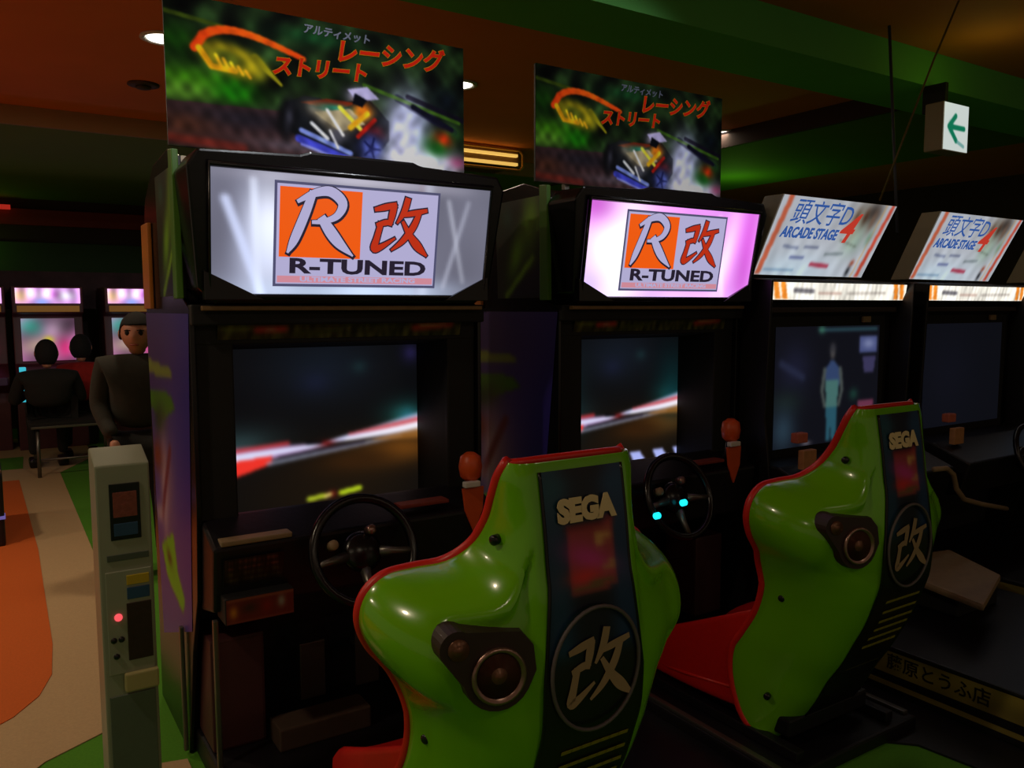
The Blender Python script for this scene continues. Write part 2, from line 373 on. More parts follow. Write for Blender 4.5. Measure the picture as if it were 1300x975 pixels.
# ================================================================= RACING CABINETS
XC = 1.016
def f_marquee(tint):
    def f(P):
        A = P.a
        if tint:
            P.fill((0.86, 0.55, 0.90)); P.blob(0.35, .5, .45, .9, (1, .93, 1)); P.blob(0.5, .55, .35, .5, (1, 1, 1))
            P.blob(A - .45, .55, .12, .5, (1, .80, 1), .15); P.blob(A - .12, .45, .14, .8, (0.78, 0.36, 0.80)); P.line(A - .62, .1, A - .42, .95, .03, (1, .85, 1), 1.5, .6); P.blob(.05, .05, .35, .22, (.72, .35, .74)); P.blob(0.1, .9, .2, .2, (.8, .7, 1)); P.blob(A * .5, .98, .9, .09, (.85, .75, 1), k=.7)
        else:
            P.fill((0.37, 0.37, 0.43)); P.blob(0.48, .52, .17, .34, (1, 1, 1)); P.blob(0.42, .6, .30, .45, (.82, .86, 1), k=.7)
            P.blob(.05, .35, .16, .5, (.36, .36, .42)); P.line(.12, .25, .40, .98, .035, (.80, .84, .98), 1.2, .7); P.line(.33, .1, .38, .95, .03, (.85, .88, .96), 1.2, .6)
            P.blob(A * .5, .95, .9, .10, (.80, .88, 1), k=.8); P.blob(A * .5, .04, .9, .06, (.72, .70, .76), k=.8)
            P.blob(A - .62, .45, .05, .5, (.78, .80, .88), k=.8); P.line(A - .42, .15, A - .22, .85, .02, (.68, .69, .75), 1.2, .6); P.line(A - .22, .15, A - .42, .9, .02, (.66, .67, .74), 1.2, .6)
            P.blob(A - .08, .3, .14, .7, (.38, .38, .44), k=.8); P.blob(A * .72, .4, .03, .4, (.55, .40, .45), k=.4)
        P.noise(.05, 14, 8, 3)
    return f
def f_road(cross):
    def f(P):
        A = P.a; P.fill((.055, .06, .075)); P.blob(A * .5, .12, .35, .20, (.10, .14, .20)); P.blob(A * .45, .2, .1, .07, (.13, .16, .30), k=.6); P.blob(A * .68, .12, .05, .04, (.12, .22, .25))
        P.blob(.1, .52, .22, .10, (.22, .34, .36)); P.blob(A - .08, .42, .14, .09, (.13, .40, .38)); P.blob(A - .06, .45, .06, .06, (.15, .45, .55))
        P.blob(A * .55, .82, .65, .28, (.17, .12, .07)); P.blob(A - .12, .62, .30, .10, (.46, .27, .08)); P.blob(A * .65, .66, .25, .07, (.28, .16, .06))
        if cross: P.blob(.1, .4, .16, .3, (.08, .20, .22)); P.blob(A-.05, .35, .16, .25, (.06, .26, .28), k=.8)
        h = .54
        P.line(A * .5, h + .01, 0, h + .05, .008, (.70, .55, .75), .8, 1, .055)
        P.line(A * .5, h + .01, 0, h + .045, .006, (.85, .86, .98), .7, 1, .022)
        P.poly([(0, h + .06), (.02, h + .065), (.26, h + .045), (.26, h + .09), (0, h + .165)], (.93, .20, .16))
        P.line(.0, h + .01, .35, h - .015, .012, (.75, .18, .2), .9, .8)
        P.line(.24, h + .09, A * .9, h + .0, .012, (.55, .58, .68), .9, .7); P.line(.3, h+.06, A*.7, h+.015, .008, (.25, .22, .3), .9, .9)
        P.line(A * .5, h + .0, A, h - .07, .006, (.80, .80, .95), .7, 1, .05)
        P.line(A * .62, h - .035, A, h - .085, .006, (.80, .30, .32), .8, .9, .018)
        P.line(A * .6, h - .005, A, h - .055, .006, (.96, .95, 1), .7, 1, .02)
        P.line(A * .75, h + .01, A, h - .005, .004, (.60, .38, .15), .9, .8, .03)
        P.blob(A * .5, h + .005, .05, .018, (.45, .08, .08)); P.line(A*.40, h-.005, A*.47, h-.0, .008, (.03, .02, .06))
        if cross:
            for i, x in enumerate((.05, .25, .46, .68, .90, 1.10)):
                P.poly([(x, .82), (x + .10, .82), (x + .20, .95), (x + .07, .95)], (.66, .70, .95))
        else:
            P.line(A * .405, .855, A * .485, .845, .014, (.66, .72, .15)); P.line(A * .57, .84, A * .67, .825, .015, (.70, .80, .12)); P.blob(A * .525, .84, .03, .022, (.45, .12, .08))
            P.line(A * .49, .85, A * .515, .84, .010, (.85, .78, .4)); P.blob(A - .04, .05, .06, .06, (.16, .14, .32))
        m_ = np.clip((.52 - P.c.max(-1)) / .3, 0, 1)[..., None]; P.c = np.clip(P.c * (1 - .38 * m_), 0, 1)
    return f
def f_side(P):   # purple side art, u along depth (front = 1), v down; aspect < 1
    A = P.a; P.fill((.30, .25, .60)); P.blob(A, .5, .16, .9, (.20, .17, .58)); P.blob(0, .1, .5, .2, (.28, .20, .40))
    P.poly([(0, .14), (A * .62, .17), (A * .62, .20), (0, .185)], (.50, .55, .22)); P.poly([(0, .24), (A * .55, .245), (A * .66, .29), (A * .35, .33), (0, .29)], (.28, .48, .10))
    P.blob(A * .25, .33, .10, .05, (.12, .22, .08)); P.blob(A * .35, .52, .14, .16, (.58, .44, .55)); P.blob(A * .30, .55, .05, .14, (.72, .62, .70), .1)
    P.blob(A * .12, .44, .09, .05, (.50, .22, .14)); P.line(A * .2, .62, A * .5, .42, .02, (.45, .18, .25), .8); P.blob(A * .1, .62, .08, .03, (.70, .60, .66))
    P.poly([(A * .10, .72), (A * .50, .68), (A * .60, .80), (A * .80, .90), (A * .74, .94), (A * .25, .82)], (.38, .74, .10)); P.blob(A * .35, .76, .05, .02, (.15, .22, .06), .4)
def f_header(P):
    A = P.a; P.fill((.14, .14, .07)); P.noise(.5, 20, 6, 5); P.line(.3, .4, 1.5, .4, .16, (.26, .28, .10), 1.2, .8); P.line(2.0, .5, 3.4, .45, .18, (.46, .13, .12), 1.2); P.blob(2.7, .5, .3, .15, (.45, .30, .25)); P.line(A - 3.0, .5, A - .7, .3, .22, (.40, .13, .10), 1.0); P.line(A - 2.7, .4, A - 1.0, .3, .06, (.5, .38, .28), 1.2)
    P.line(4.0, .7, 6.5, .6, .1, (.16, .18, .05), 1.5); P.c = P.c * 1.6
def f_coin(P):
    P.fill((.40, .13, .10)); P.blob(.28, .55, .16, .25, (.78, .50, .10)); P.blob(.9, .45, .3, .2, (.22, .14, .10)); P.blob(1.6, .5, .2, .25, (.50, .12, .08)); P.blob(P.a - .5, .4, .15, .25, (.55, .55, .50)); P.line(.05, .06, P.a, .06, .04, (.55, .32, .2)); P.line(.05, .95, P.a, .95, .04, (.5, .25, .18))
def f_howto(P):
    P.fill((.10, .07, .07))
    for r in range(4):
        P.line(.1, .15 + r * .22, P.a - .15, .15 + r * .22, .035, (.36, .20, .16) if r < 2 else (.22, .22, .10), .8)
    P.noise(.9, 60, 5, 4)

def make_cabinet():
    c = XC
    T = thing('racing_cabinet', (c, 2.95, 0), 'x', 'arcade machine', 'black racing cabinets with silver and pink glowing signs')
    # body: back box, hood and side walls
    prism('body', [(2.84, 0.0), (2.80, 0.62), (2.80, 1.50), (2.66, 1.52), (2.64, 1.93), (2.80, 1.985), (3.05, 1.97), (3.22, 1.88), (3.28, 1.75), (3.30, 0.0)], 'x', c - .485, c + .485, M_black, T, 0.006)
    for s in (-1, 1):
        x0, x1 = (c - .501, c - .487) if s < 0 else (c + .487, c + .501)
        prism('side_wall', [(2.82, 0.0), (2.70, 0.40), (2.60, 0.60), (2.56, 0.9), (2.56, 1.50), (2.64, 1.53), (2.66, 1.96), (2.80, 2.0), (3.06, 1.985), (3.24, 1.89), (3.30, 1.75), (3.32, 0.0)], 'x', x0, x1, M_blackg, T, 0.003)
        xs = c + s * .5025
        TLt = [(xs, 3.31, 1.485), (xs, 2.565, 1.485), (xs, 2.69, .47), (xs, 3.21, .29)]
        pic('side_art', TLt if s < 0 else [TLt[1], TLt[0], TLt[3], TLt[2]], f_side, 40, 90, M_print, T)
        # upper art
        def f_up(P):
            P.fill((.07, .09, .05)); P.blob(P.a * .75, .25, .18, .35, (.24, .34, .06)); P.blob(P.a * .45, .55, .12, .30, (.27, .40, .07), .5); P.line(P.a * .2, .98, P.a * .8, .6, .03, (.30, .42, .08)); P.blob(P.a*.3, .15, .12, .12, (.10, .20, .16)); P.poly([(P.a*.25, 1), (P.a, .62), (P.a, 1)], (.06, .05, .12)); P.noise(.3, 9, 9, 2); P.c = P.c * 1.5
        U = [(xs, 3.02, 1.94), (xs, 2.68, 1.94), (xs, 2.66, 1.54), (xs, 3.0, 1.54)]
        pic('upper_art', U if s < 0 else [U[1], U[0], U[3], U[2]], f_up, 30, 40, M_print, T)
        prism('green_edge', [(2.60, 1.53), (2.655, 1.53), (2.66, 1.975), (2.61, 1.97)], 'x', c + s * .515 - .010, c + s * .515 + .010, M_greenp, T, 0.003)
        prism('front_pillar', [(2.58, .84), (2.77, .84), (2.77, 1.49), (2.58, 1.49)], 'x', min(c + s * .485, c + s * .372), max(c + s * .485, c + s * .372), M_dark, T, 0.006)
    # orange vinyl decal strip of the left edge
    box('orange_strip', c - .517, c - .503, 3.12, 3.25, 1.50, 1.80, mat('orange_side_vinyl', (.74, .42, .12), .4, noise=.25, nscale=8), T, 0.004)
    # marquee housing: tilted slab with chamfered corners
    mh = prism('sign_housing', [(c - .52, 1.90), (c - .49, 1.945), (c - .2, 1.955), (c - .17, 1.965), (c + .17, 1.965), (c + .2, 1.955), (c + .49, 1.945), (c + .52, 1.90), (c + .49, 1.56), (c + .44, 1.515), (c - .44, 1.515), (c - .49, 1.56)], 'y', 2.46, 2.64, M_blackg, T, 0.008)
    for v in mh.data.vertices: v.co.y += (1.72 - v.co.z) * 0.17
    def yl(z, d=0): return 2.452 + (1.72 - z) * .17 - d
    poly = [(c - .462, 1.905), (c + .462, 1.905), (c + .455, 1.60), (c + .33, 1.535), (c - .33, 1.535), (c - .46, 1.60)]
    # lit plate is a full grid; the corner covers give it its cut corners
    pl = pic('lit_sign', [(c - .462, yl(1.905), 1.905), (c + .462, yl(1.905), 1.905), (c + .458, yl(1.535), 1.535), (c - .458, yl(1.535), 1.535)], f_marquee(False), 120, 50, M_glow, T)
    for s in (-1, 1):
        prism('corner_cover', [(c + s * .475, 1.61), (c + s * .475, 1.525), (c + s * .30, 1.525)], 'y', yl(1.56, .014), yl(1.56, -.02), M_blackg, T, 0.002)
    bm = bmesh.new(); ring = [(c - .462, 1.905), (c + .462, 1.905), (c + .458, 1.535), (c - .458, 1.535)]
    bm_tube(bm, [(x, yl(z, .004), z) for x, z in ring], 0.010, 8, True); finish('sign_bezel', bm, M_blackg, T, True)
    # the logo on the lit sign
    Z = lambda z: yl(z, .0035)
    lx0, lx1, z1, zm, z0 = c - .268, c + .262, 1.867, 1.655, 1.575
    M_lo = mat('lit_orange', (0, 0, 0), .5, emit=(1.0, .38, .06), estr=.85); M_lw = mat('lit_pale', (0, 0, 0), .5, emit=(.74, .72, .88), estr=.85)
    M_lk = mat('lit_black', (.03, .03, .05), .4, emit=(.16, .13, .2), estr=.8); M_lr = mat('lit_redbrown', (0, 0, 0), .5, emit=(.80, .20, .08), estr=.8); M_lp = mat('lit_pink', (0, 0, 0), .5, emit=(.84, .56, .62), estr=.9); M_lb = mat('lit_blueline', (0, 0, 0), .5, emit=(.32, .32, .45), estr=.9)
    def plate(nm, xa, xb, za, zb, d, m_):
        return raw(nm, [(xa, yl(za, d), za), (xb, yl(za, d), za), (xb, yl(zb, d), zb), (xa, yl(zb, d), zb), (xa, yl(za, 0), za), (xb, yl(za, 0), za), (xb, yl(zb, 0), zb), (xa, yl(zb, 0), zb)],
                   [(0, 1, 2, 3), (4, 5, 6, 7), (0, 1, 5, 4), (2, 3, 7, 6), (1, 2, 6, 5), (0, 3, 7, 4)], m_, pl)
    plate('logo_border', lx0 - .008, lx1 + .008, z0 - .008, z1 + .008, .0015, M_lb); plate('logo_ground', lx0, lx1, z0, z1, .0022, M_lw)
    plate('orange_square', lx0 + .008, c - .002, zm, z1 - .008, .003, M_lo); plate('pink_bar', lx0 + .004, lx1 - .004, z0 + .004, z0 + .024, .003, M_lp)
    n_up = (0, -.17, 1)
    strokes('lettering', RRR, (c - .135, yl(1.765, 0), 1.762), (1, 0, 0), n_up, .195, M_lk, pl, .035, .0040)
    strokes('lettering', RRR, (c - .137, yl(1.765, 0), 1.765), (1, 0, 0), n_up, .195, M_lw, pl, .008, .0050)
    strokes('lettering', KAI, (c + .126, yl(1.76, 0), 1.760), (1, 0, 0), n_up, .195, M_lk, pl, .022, .0040)
    strokes('lettering', KAI, (c + .126, yl(1.76, 0), 1.760), (1, 0, 0), n_up, .195, M_lr, pl, .0, .0050)
    text('lettering', 'R-TUNED', (c, yl(1.627, .0045), 1.627), (1, 0, 0), n_up, .062, M_lk, pl, off=.0022, sx=1.75)
    text('lettering', 'ULTIMATE STREET RACING', (c, yl(1.588, .0045), 1.589), (1, 0, 0), n_up, .020, M_lw, pl, off=.0006, sx=1.6)
    box('gold_strip', c - .475, c + .475, 2.505, 2.53, 1.494, 1.508, M_gold, T, 0.003)
    box('hood_underside', c - .50, c + .50, 2.535, 2.80, 1.45, 1.512, M_dark, T, 0.006)
    pic('header_decal', [(c - .42, 2.560, 1.463), (c + .42, 2.560, 1.463), (c + .42, 2.575, 1.405), (c - .42, 2.575, 1.405)], f_header, 120, 8, M_print, T)
    box('header_board', c - .485, c + .485, 2.578, 2.62, 1.39, 1.47, M_dark, T, 0.004)
    # monitor
    bz = raw('monitor_surround', [(c - .372, 2.60, 1.39), (c + .372, 2.60, 1.39), (c + .372, 2.60, .70), (c - .372, 2.60, .70), (c - .366, 2.785, 1.365), (c + .353, 2.785, 1.365), (c + .353, 2.785, .735), (c - .366, 2.785, .735)],
             [(0, 1, 5, 4), (1, 2, 6, 5), (2, 3, 7, 6), (3, 0, 4, 7)], M_dark, T)
    sc = pic('screen', [(c - .366, 2.788, 1.365), (c + .353, 2.788, 1.365), (c + .353, 2.788, .735), (c - .366, 2.788, .735)], f_road(False), 170, 140, M_screen, T, blur=5)
    # control deck
    prism('control_deck', [(2.43, .80), (2.60, .86), (2.79, .76), (2.79, .52), (2.46, .60)], 'x', c - .486, c + .486, M_black, T, 0.01)
    box('light_strip', c - .462, c - .25, 2.432, 2.50, .802, .818, M_tan, T, 0.004, None)
    raw('instruction_plate', [(c - .46, 2.425, .765), (c - .28, 2.425, .765), (c - .28, 2.445, .68), (c - .46, 2.445, .68)], [(0, 1, 2, 3)], M_dark, T)
    pic('instruction_print', [(c - .455, 2.4235, .765), (c - .28, 2.4235, .765), (c - .28, 2.4435, .68), (c - .455, 2.4435, .68)], f_howto, 40, 16, M_print, T)
    box('coin_box', c - .465, c - .26, 2.40, 2.50, .575, .655, M_dark, T, 0.005)
    pic('coin_label', [(c - .462, 2.3985, .652), (c - .263, 2.3985, .652), (c - .263, 2.3985, .578), (c - .462, 2.3985, .578)], f_coin, 50, 20, M_print, T)
    box('orange_tag', c + .12, c + .30, 2.44, 2.50, .835, .848, mat('dull_red_tag', (.48, .17, .11), .6, noise=.4, nscale=60), T, 0.004)
    # steering wheel
    wc = V((c - .045, 2.36, .745)); ax = V((0, -1, .42)).normalized(); q = V((1, 0, 0)); w = ax.cross(q)
    sw = tube('steering_wheel', [wc + (q * math.cos(a) + w * math.sin(a)) * .165 for a in [2 * math.pi * k / 40 for k in range(40)]], 0.016, M_blackg, T, 10, True)
    lathe('hub', wc - ax * .05, ax, [(.03, -.10), (.035, -.01), (.06, 0), (.065, .03), (.05, .045), (0, .05)], M_blackg, sw)
    for a in (-.15, math.pi + .15, -math.pi / 2):
        d = q * math.cos(a) + w * math.sin(a)
        bm = bmesh.new(); bm_tube(bm, [wc - ax * .025 + d * .05, wc - ax * .012 + d * .11, wc + d * .158], [.02, .013, .011], 8); finish('spoke', bm, M_steel, sw, True)
    for dx, dz, m_ in ((-.10, .03, M_tan), (.03, .06, M_chrome)):
        lathe('wheel_button', wc + q * dx + w * dz + ax * .012, ax, [(.016, -.03), (.016, 0), (.012, .004)], m_, sw, 14)
    # gear shifter with orange flames at the right
    gs = tube('gear_shifter', [(c + .345, 2.50, .78), (c + .345, 2.46, .86), (c + .345, 2.45, .93)], [.03, .022, .018], M_blackg, T)
    lathe('shift_knob', (c + .345, 2.45, .92), (0, 0, 1), [(.02, 0), (.036, .015), (.042, .05), (.036, .085), (.015, .10)], M_orange, gs, 16)
    prism('orange_plate', [(c + .30, .90), (c + .385, .90), (c + .38, .82), (c + .345, .74), (c + .31, .82)], 'y', 2.425, 2.435, M_orange, T, 0.002)
    box('silver_latch', c + .30, c + .36, 2.405, 2.43, .905, .925, M_white, T, 0.004)
    # lower cabin: pillars, pedals, step
    M_maroon = mat('maroon_panel', (.27, .13, .14), .5, noise=.15)
    box('lower_pillar', c - .47, c - .30, 2.60, 2.80, .09, .46, M_maroon, T, 0.01)
    box('lower_pillar', c + .30, c + .47, 2.60, 2.80, .09, .46, M_maroon, T, 0.01)
    box('edge_rail', c - .478, c - .462, 2.50, 2.52, .09, .56, M_steel, T, 0.004)
    box('edge_rail', c - .520, c - .506, 2.80, 2.82, .02, .45, M_steel, T, 0.004)
    for dx in (-.12, .08):
        p = box('pedal', c + dx - .045, c + dx + .045, 2.66, 2.675, .16, .36, mat('grey_pedal', (.30, .27, .26), .4, metal=.5), T, 0.005, Matrix.Translation((0, 0, 0)))
        box('pedal_arm', c + dx - .012, c + dx + .012, 2.676, 2.80, .24, .27, M_steel, p, 0.003)
    box('pedal_step', c - .29, c + .02, 2.49, 2.60, .09, .165, mat('grey_brown_step', (.30, .24, .20), .5, noise=.2), T, 0.006)
    box('base_platform', c - .48, c + .48, 2.36, 2.84, 0.0, .09, M_black, T, 0.01)
    return T, sc, pl
cab1, scr1, lit1 = make_cabinet()
cab2 = copy_tree(cab1, None, (1.35, 0, 0))
cab1['label'] = 'black racing cabinet with a silver-white glowing R logo sign and purple side panel'
cab2['label'] = 'black racing cabinet with a pink-violet glowing R logo sign'
for ch in cab1.children:
    if ch.name.split('.')[0] in ('shift_knob', 'orange_plate', 'silver_latch', 'gear_shifter'): ch.location.x += .045; ch.location.z -= .02
def swap_mesh(root, base, o_new):
    for ch in root.children:
        if ch.name.split('.')[0] == base: ch.data = o_new.data
    D.objects.remove(o_new)
c = XC
tmp = pic('lit_sign_tmp', [(c - .462, 2.452 + (1.72 - 1.905) * .17, 1.905), (c + .462, 2.452 + (1.72 - 1.905) * .17, 1.905), (c + .458, 2.452 + (1.72 - 1.535) * .17, 1.535), (c - .458, 2.452 + (1.72 - 1.535) * .17, 1.535)], f_marquee(True), 120, 50, M_glow, None)
tmp.data.transform(Matrix.Translation((-c, -2.95, 0))); swap_mesh(cab2, 'lit_sign', tmp)
tmp = pic('screen_tmp', [(c - .366, 2.788, 1.365), (c + .353, 2.788, 1.365), (c + .353, 2.788, .735), (c - .366, 2.788, .735)], f_road(True), 170, 140, M_screen, None, blur=5)
tmp.data.transform(Matrix.Translation((-c, -2.95, 0))); swap_mesh(cab2, 'screen', tmp)
# cyan lit buttons on the second cabinet's deck
M_cyan = mat('cyan_lit_button', (.1, .5, .6), .4, emit=(.12, .92, 1.0), estr=1.2)
for (x, y, z) in ((2.155, 2.30, .702), (2.295, 2.30, .735)):
    lathe('lit_button', (x, y, z), (0, -1, .4), [(.013, -.02), (.013, 0), (.009, .005)], M_cyan, cab2, 16)

# ---------------------------------------------------------------- race posters
def f_poster(P):
    A = P.a; P.fill((.10, .15, .08)); P.noise(.6, 25, 25, 9)
    P.blob(.15, .55, .35, .10, (.22, .42, .06)); P.blob(.1, .63, .30, .08, (.34, .50, .18)); P.blob(.45, .60, .14, .10, (.12, .42, .05)); P.blob(.08, .30, .14, .12, (.10, .25, .05))
    P.blob(A * .45, .13, .3, .06, (.10, .25, .14)); P.line(0, .12, .5, .18, .015, (.24, .30, .08))
    P.poly([(0, .70), (.9, .68), (1.6, 1.0), (0, 1.0)], (.26, .18, .18)); P.blob(.5, .77, .5, .08, (.16, .14, .17)); P.line(0, .94, .5, .97, .03, (.45, .16, .12), 1.2, .7); P.blob(.1, .85, .2, .08, (.30, .19, .15)); P.blob(.9, .92, .35, .05, (.34, .30, .33))
    # smoke
    P.blob(A * .77, .75, .20, .28, (.56, .57, .68)); P.blob(A * .83, .93, .32, .12, (.72, .70, .82)); P.blob(A * .80, .60, .12, .2, (.50, .53, .62)); P.blob(A * .60, .50, .10, .06, (.62, .60, .70))
    P.blob(A * .93, .45, .16, .14, (.06, .09, .12)); P.line(A * .74, .47, A * .96, .68, .028, (.10, .10, .18)); P.line(A * .78, .45, A * 1.0, .58, .02, (.08, .07, .12)); P.line(A * .62, .41, A * .98, .60, .014, (.24, .36, .12))
    P.blob(A * .88, .83, .12, .10, (.10, .34, .12)); P.blob(A * .91, .75, .08, .06, (.62, .20, .08)); P.blob(A * .97, .92, .09, .05, (.45, .10, .25)); P.blob(A * .95, .70, .08, .05, (.15, .3, .15))
    # car
    P.poly([(.80, .62), (.95, .55), (1.25, .56), (1.45, .50), (1.62, .66), (1.62, .80), (1.48, .98), (1.00, .90), (.80, .80)], (.10, .11, .13)); P.poly([(.92, .60), (1.12, .55), (1.35, .55), (1.2, .63)], (.40, .14, .08))
    P.blob(1.12, .68, .16, .06, (.62, .58, .50), .4); P.blob(1.32, .68, .13, .05, (.84, .68, .28), -.4); P.blob(1.40, .60, .07, .06, (.88, .50, .12)); P.blob(1.18, .61, .12, .03, (.22, .50, .42)); P.poly([(1.28, .46), (1.44, .42), (1.54, .50), (1.36, .54)], (.62, .60, .72))
    P.blob(1.48, .76, .08, .05, (.50, .12, .10)); P.blob(1.2, .80, .06, .07, (.36, .36, .40)); P.line(.92, .80, 1.30, .93, .018, (.50, .56, .80)); P.line(.90, .86, 1.30, .985, .028, (.28, .30, .68)); P.line(.92, .90, 1.22, .985, .01, (.5, .52, .85))
    P.blob(.82, .72, .075, .16, (.05, .05, .06), .12, 4); P.blob(.83, .72, .035, .10, (.22, .22, .26), .12); P.blob(1.45, .88, .12, .14, (.05, .05, .08), .2, 4); P.blob(1.47, .88, .085, .10, (.40, .46, .80), .2); P.blob(1.47, .88, .03, .04, (.08, .08, .2))
    for k in range(5):
        a = k * 1.257; P.line(1.47, .88, 1.47 + .07 * math.cos(a), .88 + .085 * math.sin(a), .008, (.10, .12, .30))
    P.poly([(1.02, .66), (1.30, .60), (1.42, .70), (1.22, .78)], (.60, .56, .46)); P.line(1.12, .63, 1.24, .80, .012, (.92, .90, .86)); P.line(1.22, .60, 1.38, .74, .016, (.95, .80, .30)); P.line(1.30, .74, 1.44, .62, .02, (.92, .62, .14)); P.line(1.36, .80, 1.50, .66, .016, (.62, .14, .10)); P.poly([(1.34, .48), (1.44, .52), (1.40, .58), (1.32, .56)], (.05, .06, .10)); P.line(1.0, .74, 1.12, .84, .014, (.75, .76, .78)); P.line(1.14, .78, 1.20, .90, .010, (.7, .7, .72))
    P.blob(A * .77, .70, .14, .20, (.74, .75, .86), k=.9); P.blob(A * .84, .95, .30, .10, (.92, .92, 1.0)); P.line(A * .80, .52, A * .95, .66, .02, (.08, .08, .15)); P.blob(A * .90, .80, .08, .07, (.10, .36, .14)); P.blob(A * .92, .74, .06, .05, (.68, .24, .08))
    # flame swoosh plate
    P.blob(.45, .38, .24, .105, (.62, .55, .10), .25, 4); P.blob(.42, .37, .13, .055, (.30, .33, .10), .25, 3)
    for a in np.linspace(0, .93, 14):
        P.line(.19 + .76 * a, .33 - .14 * math.sin(math.pi * (a ** .6)) - .04 * a, .19 + .76 * min(1, a + .08), .33 - .14 * math.sin(math.pi * (min(1, a + .08) ** .6)) - .04 * a, .030 - .012 * a, (.76, .26 + .08 * math.sin(3 * a), .07))
    P.line(.22, .33, .30, .44, .022, (.74, .55, .08)); P.line(.30, .44, .46, .45, .02, (.80, .60, .10)); P.line(.60, .34, .78, .50, .03, (.50, .48, .10), .6, 1, .01)
    for k in range(5): P.line(.33 + k * .05, .36 + k * .02, .36 + k * .05, .42 + k * .015, .012, (.78, .62, .14))
    P.noise(.10, 60, 50, 4); P.c = np.clip(P.c, 0, 1) ** 1.25 * 1.42
def make_poster(xc):
    T = thing('race_poster_board', (xc, 2.80, 1.99), 'x', 'poster', 'race poster boards above the racing cabinets')
    x0, x1 = xc - .514, xc + .514
    box('board', x0, x1, 2.70, 2.712, 1.995, 2.445, M_black, T, 0.002)
    pp = pic('poster_print', [(x0, 2.698, 2.445), (x1, 2.698, 2.445), (x1, 2.698, 1.995), (x0, 2.698, 1.995)], f_poster, 400, 175, M_card, T, blur=3)
    Mr = mat('poster_red', (.80, .13, .03), .9, spec=.1); My = mat('poster_yellow', (.70, .46, .06), .9, spec=.1)
    for w_, dx, zz, sz in (('ストリート', -.03, 2.285, .066), ('レーシング', .22, 2.365, .082)):
        text('lettering', w_, (xc + dx, 2.6965, zz), (1, 0, .0), (0, 0, 1), sz, My, pp, off=.0040, sx=1.0, shear=.25, rotz=.06)
        text('lettering', w_, (xc + dx, 2.6955, zz), (1, 0, .0), (0, 0, 1), sz, Mr, pp, off=.0022, sx=1.0, shear=.25, rotz=.06)
    text('lettering', 'アルティメット', (xc + .03, 2.6965, 2.41), (1, 0, 0), (0, 0, 1), .034, mat('poster_grey', (.34, .36, .44), .5), pp, off=.001, shear=.2)
    for s in (-1, 1): box('standoff', xc + s * .35 - .012, xc + s * .35 + .012, 2.712, 2.735, 1.975, 2.1, M_steel, T, 0.002)
    return T
p1 = make_poster(XC); p1['label'] = 'printed car race poster board on top of the silver-signed cabinet'
p2 = copy_tree(p1, None, (1.35, 0, 0)); p2['label'] = 'printed car race poster board on top of the pink-signed cabinet'

# ---------------------------------------------------------------- racing seats
FE = [(.146, 1.355, 1.192), (.156, 1.37, 1.162), (.157, 1.39, 1.12), (.157, 1.42, 1.062), (.172, 1.46, 1.003), (.215, 1.50, .962), (.280, 1.53, .950), (.338, 1.54, .940), (.378, 1.545, .905),
      (.388, 1.55, .853), (.363, 1.56, .793), (.312, 1.57, .726), (.272, 1.58, .651), (.252, 1.60, .566), (.248, 1.63, .484), (.250, 1.68, .40), (.250, 1.72, .33), (.250, 1.72, .23), (.245, 1.68, .12), (.235, 1.62, .06)]
CB = [(1.330, 1.192), (1.322, 1.16), (1.315, 1.12), (1.305, 1.06), (1.295, .985), (1.285, .93), (1.280, .88), (1.276, .83), (1.274, .79), (1.272, .75), (1.274, .70), (1.280, .65), (1.300, .59), (1.325, .52), (1.36, .45), (1.40, .37), (1.45, .29), (1.49, .21), (1.54, .13), (1.58, .07)]
FEs = catm(FE, 5); CBs = catm(CB, 5)
def shell_pt(i, u, inset=0.0, fwd=0.0):
    """u in -1..1 across the shell at row i"""
    hw, yf, zf = FEs[i]; yc, zc = CBs[i]; s = -1 if u < 0 else 1; a = abs(u)
    fl_ = min(.12, hw * .72); k0 = .30
    if a < k0: x, y, z = fl_ * a / k0, yc, zc
    else:
        t = (a - k0) / (1 - k0)
        P0 = V((fl_, yc, zc)); P3 = V((hw, yf, zf)); wd = hw - fl_; dp = yf - yc
        P1 = V((fl_ + wd * .60, yc + dp * .0, zc * .75 + zf * .25)); P2 = V((hw - .0, yc + dp * .42, zc * .3 + zf * .7))
        p = P0 * (1 - t) ** 3 + P1 * 3 * t * (1 - t) ** 2 + P2 * 3 * t * t * (1 - t) + P3 * t ** 3
        x, y, z = p
    # recess around the speakers, below the shoulder crease
    zb_ = .905 + (.14 * math.exp(-((x - .11) / .045) ** 2)) - .04 * (x - .2)
    y += .022 * max(0, min(1, (zb_ - z) / .022)) * max(0, min(1, (z - .60) / .10)) * max(0, min(1, (.31 - x) / .04)) * max(0, min(1, (x - .122) / .02))
    return V((s * (x - inset * a), y + fwd * (1 - a * .85), z))
def grid_surface(name, rows, cols, fn, m, parent, thick=0.0):
    bm = bmesh.new(); g = [[bm.verts.new(fn(i, j)) for j in range(cols)] for i in range(rows)]
    for i in range(rows - 1):
        for j in range(cols - 1): bm.faces.new((g[i][j], g[i][j + 1], g[i + 1][j + 1], g[i + 1][j]))
    bmesh.ops.recalc_face_normals(bm, faces=bm.faces)
    o = finish(name, bm, m, parent, True)
    if thick:
        s = o.modifiers.new('thickness', 'SOLIDIFY'); s.thickness = thick; s.offset = 0
        b = o.modifiers.new('round', 'BEVEL'); b.width = thick * .3; b.segments = 2; b.limit_method = 'ANGLE'; b.angle_limit = 1.0
    return o
